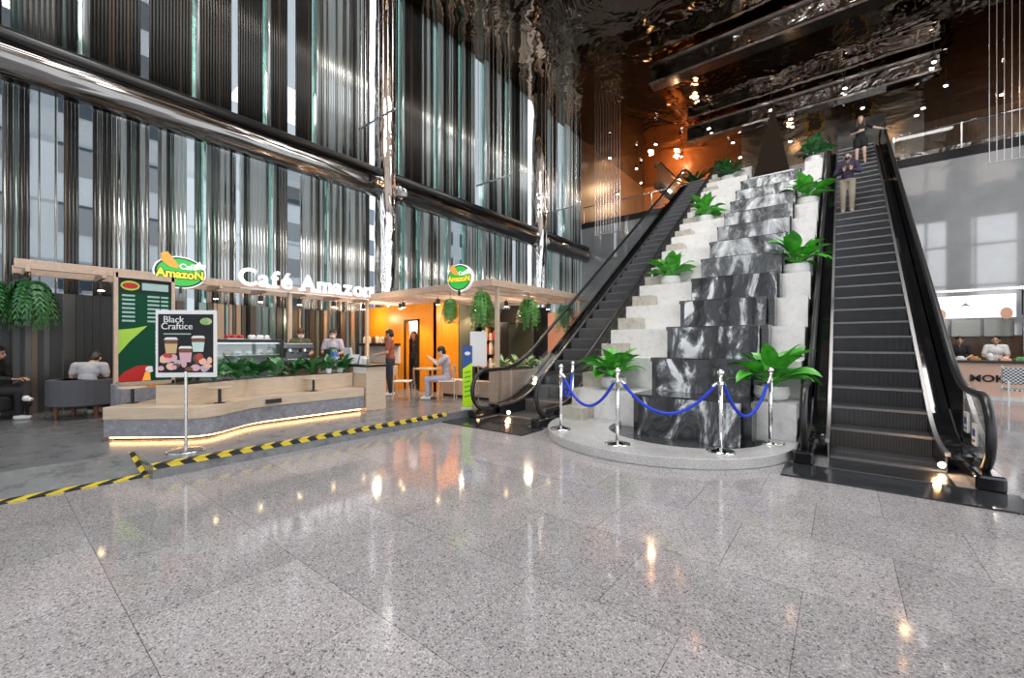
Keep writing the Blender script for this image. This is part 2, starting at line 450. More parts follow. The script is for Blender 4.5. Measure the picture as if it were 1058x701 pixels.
# glass side wall: columns, tubes, bays of ribs
for k, (y, r) in enumerate(((-.85, .36), (8.4, .36), (17.5, .42))):
    c = MB().lathe([(r*1.0, 0), (r, 3.5), (r, 7), (r, 10.5), (r, ZC)], (-12.1, y, 0), 40, sy=1., sx=1.)
    struct(c.build('column_%d' % (k+1), 'mirror_column', smooth=True))
def tubes(y0, y1, k):
    p = MB().tube([(-12.1, y0+(y1-y0)*i/24., 6.72) for i in range(25)], .36, 28)
    struct(p.build('beam_%d' % k, 'mirror_tube', smooth=True))
    p = MB().tube([(-11.98, y0, 7.16), (-11.98, y1, 7.16)], .13, 16)
    struct(p.build('beam_%d' % (k+1), 'dark_metal', smooth=True))
tubes(-6, 8.1, 1); tubes(8.72, 17.1, 3); tubes(17.9, 22.4, 5)
def bay(k, y0, y1, z0, z1, strips):
    """strips: (y_end, kind) from y0 up."""
    w = bpy.data.objects.new('window_%d' % k, None); C.objects.link(w); w.location = (XF, (y0+y1)/2, z0); struct(w)
    pane = MB(); rib = {}
    rng = random.Random(k)
    y = y0
    for ye, kind in strips:
        ye = min(ye, y1)
        if kind in ('clear', 'lines'):
            pane.box((XF-.01, y, z0), (XF+.01, ye, z1))
            if kind == 'lines':
                yy = y+.12
                while yy < ye:
                    rib.setdefault('rib_grey', MB()).box((XF, yy-.012, z0), (XF+.06, yy+.012, z1)); yy += .22
        elif kind == 'green':
            rib.setdefault('green_edge', MB()).box((XF-.02, y, z0), (XF+.16, y+.05, z1))
            rib.setdefault('frosted_rib', MB()).box((XF-.02, y+.06, z0), (XF+.2, ye, z1))
        else:
            pal = {'dark': ['rib_dark']*6+['rib_brown'], 'teal': ['rib_dark', 'rib_dark', 'rib_green', 'rib_dark', 'rib_grey'],
                   'light': ['frosted_rib', 'rib_chrome', 'frosted_rib', 'frosted_rib', 'rib_grey', 'frosted_rib', 'rib_green', 'frosted_rib', 'rib_dark'],
                   'grey': ['rib_grey', 'frosted_rib', 'frosted_rib', 'rib_chrome', 'rib_grey', 'frosted_rib', 'rib_dark'],
                   'brown': ['rib_brown', 'rib_dark', 'rib_brown', 'rib_grey', 'rib_green']}[kind]
            step = .075 if kind != 'dark' else .062
            n = max(1, round((ye-y)/step)); st = (ye-y)/n
            for i in range(n):
                c = y+st*(i+.5); mname = pal[rng.randrange(len(pal))]
                rib.setdefault(mname, MB()).tube([(XF, c, z0), (XF, c, z1)], st*.5, 10)
        y = ye
    if pane.bm.verts: pane.build('glass_pane', 'facade_glass', w)
    else: pane.bm.free()
    for mname, b in rib.items(): b.build('rib', mname, w, smooth=mname != 'green_edge')
LOW1 = [(.1, 'clear'), (.4, 'grey'), (.62, 'teal'), (.95, 'lines'), (1.15, 'teal'), (1.35, 'clear'), (1.6, 'teal'), (2.2, 'light'), (2.35, 'clear'), (2.95, 'light'),
        (3.15, 'green'), (3.4, 'teal'), (4.3, 'light'), (4.45, 'green'), (4.75, 'clear'), (5.05, 'green'), (6.2, 'grey'), (6.3, 'green'), (8.1, 'grey')]
LOW1 = [(-3.5, 'grey'), (-1.2, 'clear'), (-.1, 'light'), (.2, 'clear'), (.55, 'teal'), (1., 'lines'), (1.22, 'dark'), (1.42, 'clear'), (1.72, 'teal'), (2.35, 'light'), (2.5, 'clear'), (3.05, 'light'), (3.2, 'clear'),
        (3.35, 'light'), (3.5, 'green'), (3.75, 'teal'), (4.1, 'light'), (4.2, 'clear'), (4.9, 'light'), (5.02, 'green'), (5.4, 'grey'), (5.75, 'clear'), (6.5, 'grey'), (6.6, 'green'), (8.05, 'grey')]
UP1 = [(-2, 'dark'), (.2, 'teal'), (.3, 'clear'), (1.2, 'teal'), (1.36, 'green'), (2.2, 'dark'), (2.34, 'clear'), (3.15, 'dark'), (3.27, 'green'), (4, 'dark'), (4.14, 'clear'), (4.75, 'dark'), (4.88, 'green'),
       (5.4, 'dark'), (5.62, 'clear'), (6.1, 'dark'), (6.24, 'green'), (8.05, 'grey')]
bay(1, -6, 8.05, CAF, 6.5, LOW1); bay(2, -6, 8.05, 7, ZC, UP1)
LOW2 = [(9.3, 'grey'), (9.6, 'green'), (10, 'teal'), (10.2, 'green'), (11.4, 'grey'), (11.6, 'green'), (12.4, 'clear'), (12.5, 'green'), (13.4, 'light'), (13.7, 'green'), (14.6, 'grey'), (14.8, 'green'), (15.8, 'grey'), (16.1, 'clear'), (17.1, 'light')]
UP2 = [(9.2, 'teal'), (9.35, 'green'), (10.3, 'dark'), (10.9, 'grey'), (11.2, 'green'), (11.6, 'teal'), (11.9, 'light'), (12.2, 'teal'), (12.35, 'green'), (13.2, 'grey'), (13.6, 'clear'), (13.9, 'green'), (14.6, 'teal'), (15.3, 'grey'), (15.5, 'green'), (16.4, 'teal'), (17.1, 'grey')]
bay(3, 8.75, 17.1, CAF, 6.5, LOW2); bay(4, 8.75, 17.1, 7, ZC, UP2)
LOW3 = [(18.5, 'grey'), (19, 'light'), (19.8, 'green'), (20.6, 'grey'), (21.4, 'light'), (22.6, 'grey')]
UP3 = [(18.6, 'light'), (18.9, 'green'), (19.9, 'grey'), (20.4, 'clear'), (21, 'green'), (22.6, 'grey')]
bay(5, 17.95, 22.55, CAF, 6.5, LOW3); bay(6, 17.95, 22.55, 7, ZC, UP3)

# front and right glazing of the hall (behind and beside the viewer): it lights the place
def curtain(name, axis, at, a0, a1, step):
    w = bpy.data.objects.new(name, None); C.objects.link(w); w.location = (0, 0, 0); struct(w)
    f = MB(); a = a0
    while a <= a1+.01:
        if axis == 'y': f.box((a-.09, at-.1, 0), (a+.09, at+.1, ZC))
        else: f.box((at-.1, a-.09, 0), (at+.1, a+.09, ZC))
        a += step
    for z in (.1, 3.2, 6.6, 10.2, 13.9):
        if axis == 'y': f.box((a0, at-.08, z-.09), (a1, at+.08, z+.09))
        else: f.box((at-.08, a0, z-.09), (at+.08, a1, z+.09))
    f.build('frame', 'brushed_dark', w)
curtain('window_7', 'y', -9, -12.5, 13, 3.1)
curtain('window_8', 'x', 13, -9, 22.6, 3.4)
wf = MB(); wf.box((-12.5, -9.08, 12.6), (13, -8.92, ZC))
for x0, x1 in ((-12.5, -9.5), (-6.6, -5.2), (-2.2, -.6), (2.6, 4.2), (7.4, 9), (11.6, 13)): wf.box((x0, -9.08, 0), (x1, -8.92, 12.6))
struct(wf.build('wall_front', 'rib_grey'))

# back wall of the hall below the upper floor
fw = MB(); fw.box((-12.55, YB, 0), (13, YB+.25, ZM))
struct(fw.build('wall_back', 'granite_grey'))
struct(MB().box((-12.5, YB, ZM-.35), (13, 33, ZM)).build('floor_upper', 'black_granite'))
ld = MB().box((-2.68, 16.75, 6.5), (-.98, 20.5, 7.2)).build('floor_landing', 'black_granite'); struct(ld)
ld = MB().box((-6., 20.55, ZM-.9), (1.5, YB-.001, ZM)); struct(ld.build('floor_bridge', 'granite_grey'))
# upper storey: rear wall, left wall, warm wooden band, crinkled mirror panels
struct(MB().box((-12.5, 33, ZM), (-5.5, 33.2, ZC)).build('wall_rear_left', 'mocha_wood'))
struct(MB().box((-5.5, 32.6, ZM), (3.6, 33.2, ZC)).build('wall_rear', 'rib_grey'))
struct(MB().box((3.6, 33, ZM), (13, 33.2, ZC)).build('wall_rear_right', 'dark_wood'))
struct(MB().box((-12.7, YB, ZM), (-12.5, 33, ZC)).build('wall_left_upper', 'dark_wood'))
struct(MB().box((13, YB, ZM), (13.2, 33, ZC)).build('wall_right_upper', 'dark_wood'))
o = MB().box((-8.2, 23.5, 10.5), (-8, 33, 11.5)).build('trim_1', 'mocha_wood'); struct(o)
o = MB().box((-8.35, 23.4, 11.5), (-7.9, 33, 11.62)); o.box((-8.35, 23.4, 10.3), (-7.9, 33, 10.5)); struct(o.build('trim_2', 'chrome'))
for k, (x0, x1, y, z0, z1) in enumerate(((.9, 4.3, 30, 8.8, 11.3), (-4.6, -2.3, 31.5, 9, 11.2), (1.9, 7.5, 28.5, 8.9, 10.9), (-.6, .2, 31, 9, 12.4))):
    p = MB().box((x0, y, z0), (x1, y+.12, z1)); struct(p.build('trim_%d' % (k+3), 'crinkled_mirror'))
# railing of the upper floor
def railing(x0, x1, label):
    t = thing('glass_railing', label, 'railing', ((x0+x1)/2, YB+.1, ZM))
    MB().box((x0, YB+.08, ZM+.05), (x1, YB+.1, ZM+.92)).build('glass_panel', 'balustrade_glass', t)
    MB().tube([(x0, YB+.09, ZM+.98), (x1, YB+.09, ZM+.98)], .035, 12).build('handrail', 'chrome', t, smooth=True)
    n = max(2, round((x1-x0)/2))
    for i in range(n+1):
        x = x0+.03+(x1-x0-.06)*i/n
        MB().box((x-.02, YB+.04, ZM), (x+.02, YB+.14, ZM+.97)).build('post', 'steel', t)
railing(1.6, 12.9, 'glass railing with chrome handrail along upper floor right of the tall escalator')
railing(-12.4, -6.1, 'dark glass railing along upper floor at the far left end beside the glass wall')
# suspended light channels crossing the hall
def channel(x0, x1, y, z, label):
    t = thing('ceiling_channel', label, 'ceiling beam', ((x0+x1)/2, y, z), group='steel channels crossing the hall under the ceiling')
    MB().box((x0, y, z-.1), (x1, y+.5, z+.62)).build('body', 'dark_mirror', t)
    for zz in (z-.14, z+.66): MB().box((x0-.05, y-.06, zz-.05), (x1+.05, y+.56, zz+.05)).build('edge_rail', 'chrome', t)
    MB().box((x0+(x1-x0)*.32, y-.03, z), (x1, y, z+.5)).build('mirror_strip', 'crinkled_mirror', t)
    for xx in (x0+.6, x1-.6): MB().cyl((xx, y+.25, z+.6), (xx, y+.25, ZC), .04).build('hanger', 'dark_metal', t)
channel(-6.9, 3.2, 24.8, 13.1, 'long chrome-edged channel above the dark pyramid at the top of waterfall')
channel(-6.6, 3.6, 18.2, 13.05, 'chrome-edged channel nearest the viewer at the very top of the picture')
# downlights of the upper storey
for x, y, z in [(-4.6, 27, 12.2), (-2.2, 27, 12.4), (-8.9, 26, 11), (0, 29, 12.4), (-11, 24.5, 10.8), (3, 27.5, 12.6)]+[(-11.5+2.9*i+.7*(j % 2), 24.5+2.6*j, 13.2) for i in range(8) for j in range(3)]:
    t = thing('spotlight', 'small round white spotlight hanging in the upper storey', 'spotlight', (x, y, z), group='spotlights of the upper storey')
    MB().cyl((x, y, z+.02), (x, y, z+.16), .09).build('housing', 'black', t)
    MB().cyl((x, y, z), (x, y, z+.018), .07).build('lens', 'lamp_white', t)
    MB().cyl((x, y, z+.16), (x, y, ZC), .012, n=8).build('stem', 'black', t)
for x, y, z, p in ((-10.5, 29, 13.2, 300), (-9.6, 31.8, 12.6, 420), (-7.2, 27, 11.2, 120), (-2.5, 30.5, 13, 60), (2.5, 29, 13, 60), (8, 31, 13, 120)):
    lamp((x, y, z), p, (1, .62, .32), .15)
# framed pictures
for k, (x, z) in enumerate(((.62, 10.6), (1.0, 13.0-.4), (-1.4, 12.6))):
    lb = ('small picture in gold frame above the plant at top of the right planters', 'gold framed picture hung above another gold frame left of the woman', 'gold framed picture behind the tip of the dark pyramid')[k]
    y = 27.4 if k == 0 else 32.5
    t = thing('picture', lb, 'picture', (x, y, z))
    f = MB()
    for a, b_ in (((-.5, -.6), (-.38, .6)), ((.38, -.6), (.5, .6)), ((-.5, .48), (.5, .6)), ((-.5, -.6), (.5, -.48))): f.box((x+a[0], y, z+a[1]), (x+b_[0], y+.08, z+b_[1]))
    f.build('frame', 'gold', t)
    MB().box((x-.38, y+.03, z-.48), (x+.38, y+.06, z+.48)).build('canvas', 'art_dark', t)
struct(MB().box((-.2, 27.5, ZM), (1.7, 27.8, 12.9)).build('wall_pier', 'rib_grey'))
# dark pyramid on the landing
t = thing('pyramid_sculpture', 'tall narrow dark pyramid standing at the top of the waterfall', 'sculpture', (-1.95, 17.6, 7.35))
p = MB(); o_ = V((-1.95, 17.6, 7.35)); w_ = .56; apex = o_+V((0, 0, 2.75))
cs = [o_+V((a*w_, b*w_, 0)) for a, b in ((-1, -1), (1, -1), (1, 1), (-1, 1))]
for i in range(4): p.face((cs[i], cs[(i+1) % 4], apex))
p.face(cs[::-1]); bmesh.ops.remove_doubles(p.bm, verts=p.bm.verts, dist=1e-4)
p.build('body', 'bronze_black', t)
MB().box((-2.62, 16.93, 7.35), (-1.28, 18.27, 7.4)).build('base_plate', 'brushed_dark', t)

# hanging rods
def rods(x0, x1, y, z, n, label):
    t = thing('hanging_rods', label, 'hanging sculpture', ((x0+x1)/2, y, z), group='clusters of thin steel rods hung from the ceiling')
    MB().box((x0, y-.02, z-.03), (x1, y+.02, z+.01)).build('bar', 'steel', t)
    for i in range(n):
        x = x0+(x1-x0)*(i+.5)/n
        MB().cyl((x, y, z), (x, y, ZC), .011, n=6).build('rod', 'steel', t)
rods(-10.6, -8.95, 6.5, 7.5, 8, 'cluster of thin vertical rods hanging beside the nearest mirrored column')
rods(-10.9, -9.2, 11.6, 7.5, 9, 'cluster of thin rods hanging before the second glass bay')
rods(-11, -9, 16, 7.5, 10, 'cluster of thin rods hanging beside the far mirrored column')
rods(-10.8, -9.2, 21, 7.5, 10, 'cluster of thin rods hanging before the back wall above left escalator')
rods(3.75, 4.9, 20.7, 7.5, 7, 'cluster of thin rods hanging at the right edge before the granite wall')

# ------------------------------------------------------------------ escalators
SL, Y0 = .68, .85
Y1 = Y0+ZM/SL
def Lz(y): return 0 if y < Y0 else ZM if y > Y1 else (y-Y0)*SL
def Ls(y):                                                     # softened step line
    return sum(Lz(y+d) for d in (-.5, -.3, -.1, .1, .3, .5))/6
YS = [-.0+.1*i for i in range(int((Y1+1.2)/.1))]
YS = [y for i, y in enumerate(YS) if y < 2 or y > Y1-1.6 or i % 6 == 0]
def escalator(cx, yc, label, lamp_x, stickers):
    t = thing('escalator', label, 'escalator', (cx, yc, 0), local=True)
    st = None
    nn = int((Y1-Y0)/.4)
    for i in range(-2, nn+1):
        zt = max(.012, SL*.4*(i+1)) if i >= 0 else .012
        y = Y0+.4*i
        if st is None:
            b = MB(); b.box((-.53, 0, -.30), (.53, .42, -.001)); st0 = b
            st = b.build('step', 'step_metal', t); st.location = (0, y, zt)
            ed = MB().box((-.53, -.012, -.035), (.53, .03, .0)).build('step_edge', 'step_edge', st)
        else: c = dup(st, (0, y, zt), parent=t)
    e = YS[-1]
    for s in (-1, 1):
        def rb(name, mt, x0, x1, lo, hi, ys=YS, clip=None):
            f = lambda y, d: max(Ls(y)+d, clip) if clip is not None else Ls(y)+d
            a, b_ = sorted((s*x0, s*x1))
            return MB().ribbon([(y, f(y, lo), Ls(y)+hi) for y in ys], a, b_).build(name, mt, t)
        rb('skirt', 'brushed_dark', .532, .55, -.12, .2)
        rb('skirt_trim', 'trim_steel', .53, .575, .2, .245)
        rb('inner_deck', 'black_gloss', .575, .755, .17, .225)
        rb('outer_deck', 'black_gloss', .795, .87, .15, .225)
        rb('cladding', 'black_gloss', .80, .86, -1.05, .16, clip=.0)
        # glass with a rounded newel
        yn, zc, r = -.2, .55, .36
        top = [(y, Ls(y)+.9) for y in YS if y > 0] ; bot = [(y, Ls(y)+.2) for y in YS]
        arc = [(yn-r*math.sin(a), zc-r*math.cos(a)) for a in [PI*k/14 for k in range(15)]]
        arc2 = [(e+.2+r*math.sin(a), ZM+zc+r*math.cos(a)) for a in [PI*k/14 for k in range(15)]]
        YC = .62
        p1 = arc+[q for q in top if q[0] <= YC]+[q for q in bot if q[0] <= YC][::-1]
        p2 = [q for q in top if q[0] >= YC]+arc2+[q for q in bot if q[0] >= YC][::-1]
        for poly, mt in ((p1, 'balustrade_glass'), (p2, 'balustrade_dark' if stickers else 'balustrade_glass')):
            MB().plate(poly, (s*.775-.008, 0, 0), (0, 1, 0), (0, 0, 1), 0, .016).build('balustrade', mt, t)
        r2 = .395
        hp = [(s*.775, -.05, .17)]+[(s*.775, yn-r2*math.sin(a), zc-r2*math.cos(a)) for a in [PI*k/18 for k in range(19)]]
        hp += [(s*.775, y, Ls(y)+.945) for y in YS if y > 0]
        hp += [(s*.775, e+.2+r2*math.sin(a), ZM+zc+r2*math.cos(a)) for a in [PI*k/18 for k in range(19)]]
        MB().tube(hp, .042, 12).build('handrail', 'rubber', t, smooth=True)
        MB().box((s*.775-.11, -.62, 0), (s*.775+.11, .02, .17)).build('newel_base', 'black_gloss', t, bevel=.03)
    MB().ribbon([(y, Ls(y)-1.05, Ls(y)-.98) for y in YS if Ls(y) > 1.1], -.86, .86).build('soffit', 'black_gloss', t)
    pl = MB().box((-.53, -.62, .0), (.53, .0, .022)).build('comb_plate', 'brushed_dark', t)
    MB().box((-.53, -.06, .022), (.53, .05, .03)).build('comb', 'step_edge', t)
    MB().box((-.95, -1.24, .0), (.95, -.62, .018)).build('floor_plate', 'black_granite', t)
    MB().box((-.87, e, ZM-.9), (.87, e+.6, ZM+.02)).build('top_plate', 'brushed_dark', t)
    MB().ball((lamp_x, -.03, .1), .035).build('entry_lamp', 'lamp_warm', t)
    if stickers:
        for (y, z) in ((.02, .48), (.42, .56)):
            k = MB().box((.757, y-.09, z-.12), (.762, y+.09, z+.12)).build('notice_sticker', 'white', t)
            MB().box((.755, y-.06, z-.02), (.757, y+.06, z+.06)).build('pictogram', 'sign_blue', k)
            MB().box((.755, y-.06, z-.08), (.757, y+.06, z-.06)).build('pictogram', 'sign_blue', k)
    lamp((cx+lamp_x*.9, yc-.12, .16), 4, (1, .55, .22), .03)
    return t
escalator(.4, 6.86, 'black escalator to the right of the waterfall carrying two people', .5, True)
escalator(-5., 6.62, 'black escalator to the left of the waterfall beside the cafe', -.3, False)

# ------------------------------------------------------------------ waterfall
t = thing('waterfall', 'stepped black stone waterfall between white marble steps and the two escalators', 'waterfall', (-2.3, 6.8, 0))
XL, XR = -2.68, -.98
NT = 12
for k in range(NT):
    z0 = .02 if k == 0 else .68+.57*(k-1); z1 = .68+.57*k; y = 6.6+.84*k
    tier = MB(); tier.box((XL, y, z0), (XR, y+1.0, z1-.07)); tier.box((XL, y-.07, z1-.07), (XR, y+1.0, z1))
    tr = tier.build('tier', 'black_granite', t)
    rng = random.Random(50+k)
    b = MB(); nx, nz = 26, 10; gv = []
    ins = .12 if k < 4 else .04
    for i in range(nx+1):
        row = []
        for j in range(nz+1):
            x = XL+ins+(XR-XL-2*ins)*i/nx; z = z0+(z1-.02-z0)*j/nz
            q = .02+.05*(1-j/nz)+.02*math.sin(9*i/nx*2+k)+rng.uniform(-.012, .012)
            row.append(b.bm.verts.new((x, y-.08-max(q, 0), z)))
        gv.append(row)
    for i in range(nx):
        for j in range(nz): b.bm.faces.new((gv[i][j], gv[i+1][j], gv[i+1][j+1], gv[i][j+1]))
    b.build('water_sheet', 'falling_water' if k < 5 else 'falling_water_thin', tr, smooth=True)
for (xa, xb, n0, dy, nm, mt) in ((-4.05, XL, 0, 0, 'side_steps', 'marble_white'), (XR, -.5, 0, 0, 'side_steps', 'marble_white')):
    f = MB()
    for k in range(14):
        y = 7.0+.84*k; z = .64+.58*k
        f.box((xa, y, 0 if k == 0 else z-.9), (xb, y+1.3, z))
    f.box((xa, 7.2, 0), (xb, 20, .4))
    so = f.build(nm, mt, t)
    if xa < -3:
        f2 = MB(); f3 = MB()
        for k in range(14):
            y = 6.98+.84*k; z = .64+.58*k
            f2.box((XL-.06, y+.02, max(z-.9, 0)), (XL+.012, y+.9, z+.004))
            f3.box((xa-.02, y-.4, max(z-1.2, 0)), (xa+.45, y+.6, z-.3))
        f2.build('step_cheek', 'marble_beige', so); f3.build('outer_steps', 'marble_beige', so)
# basin
CXB, CYB, RO, RI = -2.3, 6.8, 1.83, 1.12
b = MB()
out = [(CXB+RO*math.cos(PI+PI*k/40), CYB+RO*math.sin(PI+PI*k/40)) for k in range(41)]
inn = [(CXB+.35+RI*1.0*math.cos(2*PI-PI*k/40), CYB-.08+.92*RI*math.sin(2*PI-PI*k/40)) for k in range(41)]
b.prism(out+[(CXB+RO, 7.2), (CXB+.35+RI, 7.2)]+inn+[(CXB+.35-RI, 7.2), (CXB-RO, 7.2)], 0, .13)
b.build('basin_ledge', 'granite_ledge', t, bevel=.01)
MB().prism(inn[::-1]+[(inn[0][0], 7.0), (inn[-1][0], 7.0)][0:2], .004, .05).build('pool', 'pool_water', t)

def leaf(mb, base, d, ln, w, droop=.5, roll=0., seg=6, fold=.25):
    """one broad pointed leaf with a fold along its midrib"""
    d = V(d).normalized(); side = d.cross(V((0, 0, 1)))
    if side.length < 1e-3: side = V((1, 0, 0))
    side.normalize(); p = V(base); rows = []; dd = d.copy()
    for i in range(seg+1):
        f = i/seg; ww = w*math.sin(PI*min(1, .08+.92*f)**.8)*.5 if i < seg else .002
        up = side.cross(dd).normalized()
        s2 = (side*math.cos(roll)+up*math.sin(roll))
        rows.append([mb.bm.verts.new(p-s2*ww+up*ww*fold), mb.bm.verts.new(p), mb.bm.verts.new(p+s2*ww+up*ww*fold)])
        dd = (dd+V((0, 0, -droop/seg*(.6+f)))).normalized(); p = p+dd*(ln/seg)
    for A, B in zip(rows, rows[1:]):
        for j in range(2): mb.bm.faces.new((A[j], A[j+1], B[j+1], B[j]))
def broad_plant(loc, r, seed, label, material, n=22, ln=.42, w=.19, pot=None, group=None, name='potted_plant', stemh=.3, spread=1.):
    t = thing(name, label, 'plant', loc, group)
    rng = random.Random(seed); x, y, z = loc
    ph = 0
    if pot:
        pr, ph = pot
        MB().lathe([(pr*.55, 0), (pr*.85, ph*.15), (pr, ph*.5), (pr*.93, ph*.92), (pr*.97, ph), (pr*.85, ph), (pr*.8, ph*.85), (0.01, ph*.85)], loc, 28).build('pot', 'white_plastic', t, smooth=True)
    fo, stm = MB(), MB()
    for i in range(n):
        a = 2.399*i+rng.uniform(-.3, .3); el = rng.uniform(.15, 1.25)
        base = V((x, y, z+ph*.85)); d = V((math.cos(a)*math.cos(el)*spread, math.sin(a)*math.cos(el)*spread, math.sin(el)))
        h = stemh*rng.uniform(.6, 1.15); tip = base+d*h*r/.5+V((0, 0, h*.35))
        stm.tube([base, (base+tip)/2+V((0, 0, .03)), tip], .008, 5)
        leaf(fo, tip, d+V((0, 0, .1)), ln*rng.uniform(.75, 1.15), w*rng.uniform(.8, 1.15), rng.uniform(.5, 1.3), rng.uniform(-.5, .5))
    fo.build('foliage', material, t, smooth=True); stm.build('stems', material, t)
    return t
PR, PL = -.76, -3.4
pl = [(PR-.08, 7.42, 0, 'bright green broad-leaved plant on the lowest marble step beside the right escalator'),
      (PR, 10.75, 4, 'broad-leaved plant in white pot on right marble steps, second from the floor'),
      (PR, 14.1, 8, 'broad-leaved plant in white pot on right marble steps, third from the floor'),
      (PR, 17.5, 12, 'dark broad-leaved plant in white pot at the top of right marble steps'),
      (PL, 7.42, 0, 'bright green broad-leaved plant on the lowest left marble step behind a stanchion'),
      (PL, 10.75, 4, 'broad-leaved plant in white pot on left marble steps, second from the floor'),
      (PL, 14.1, 8, 'broad-leaved plant in white pot on left marble steps, third from the floor'),
      (PL, 17.5, 12, 'broad-leaved plant in white pot at the top of left marble steps')]
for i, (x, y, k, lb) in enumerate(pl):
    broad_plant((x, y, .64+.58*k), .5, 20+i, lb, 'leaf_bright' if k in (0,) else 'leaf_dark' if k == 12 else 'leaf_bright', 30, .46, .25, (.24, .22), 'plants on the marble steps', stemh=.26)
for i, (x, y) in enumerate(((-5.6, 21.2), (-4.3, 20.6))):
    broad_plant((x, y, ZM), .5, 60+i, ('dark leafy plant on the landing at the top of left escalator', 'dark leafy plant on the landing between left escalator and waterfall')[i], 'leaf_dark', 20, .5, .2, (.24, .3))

# stanchions and ropes
SP = [(-3.96, 6.84), (-3.52, 5.71), (-2.39, 5.33), (-1.2, 5.76), (-.77, 6.7)]
SN = ['chrome rope stanchion at the back left of the basin ledge beside escalator', 'chrome rope stanchion at the front left corner of the basin ledge', 'chrome rope stanchion before the left part of the pool',
      'chrome rope stanchion before the right part of the pool', 'chrome rope stanchion in front of the plant by the right escalator']
for (x, y), lb in zip(SP, SN):
    t = thing('stanchion', lb, 'stanchion', (x, y, .13), 'chrome stanchions around the basin')
    MB().lathe([(.17, 0), (.17, .012), (.15, .025), (.06, .04), (.03, .06)], (x, y, .13)).build('base', 'chrome', t, smooth=True)
    MB().cyl((x, y, .16), (x, y, 1.1), .026).build('pole', 'chrome', t, smooth=True)
    MB().cyl((x, y, .98), (x, y, 1.02), .04).build('collar', 'chrome', t)
    MB().ball((x, y, 1.13), .042, 3).build('finial', 'chrome', t, smooth=True)
RN = ['short blue rope between the two left stanchions', 'blue rope sagging in front of the left plant', 'long blue rope sagging across the front of the pool', 'blue rope sagging at the right before the plant']
for i in range(4):
    a, b2 = V((*SP[i], 1.0)), V((*SP[i+1], 1.0)); d = (b2-a).normalized(); a = a+d*.045; b2 = b2-d*.045
    sag = (.42, .42, .42, .46)[i]
    t = thing('barrier_rope', RN[i], 'rope', tuple((a+b2)/2-V((0, 0, sag))), 'blue ropes between the stanchions')
    MB().tube([a.lerp(b2, f/20)-V((0, 0, sag*(1-(2*f/20-1)**2))) for f in range(21)], .021, 10).build('rope', 'blue_rope', t, smooth=True)
    for e_, s_ in ((a, 1), (b2, -1)): MB().cyl(e_, e_+d*.05*s_-V((0, 0, .045)), .025).build('end_cap', 'chrome', t)

# ------------------------------------------------------------------ people
def capsules(mb, pts):
    for (p0, r0), (p1, r1) in zip(pts, pts[1:]): mb.cap(p0, r0, p1, r1, 12)
def remesh(o, vox, sm=4):
    r = o.modifiers.new('surface', 'REMESH'); r.mode = 'VOXEL'; r.voxel_size = vox; r.use_smooth_shade = True
    s = o.modifiers.new('smooth', 'SMOOTH'); s.factor = .5; s.iterations = sm
def hand(mb, w, d, n, thumb, curl=.5):
    """w wrist, d finger direction, n palm normal, thumb +-1"""
    w, d, n = V(w), V(d).normalized(), V(n).normalized(); n = (n-d*n.dot(d)).normalized(); u = d.cross(n)*thumb
    for k, (off, ln) in enumerate(((.027, .072), (.009, .08), (-.009, .075), (-.026, .06))):
        k0 = w+d*.085+u*off
        mb.cap(w+u*off*.6+d*.01, .013, k0, .0115, 8)
        k1 = k0+(d+n*curl*.7).normalized()*ln*.55; k2 = k1+(d+n*curl*2.).normalized()*ln*.5
        mb.cap(k0, .0105, k1, .0095, 8); mb.cap(k1, .0095, k2, .008, 8)
    t0 = w+u*.024+d*.02; t1 = t0+(u*.8+d*.7+n*.3).normalized()*.042; t2 = t1+(u*.2+d+n*.4).normalized()*.034
    mb.cap(t0, .014, t1, .0115, 8); mb.cap(t1, .0115, t2, .009, 8)
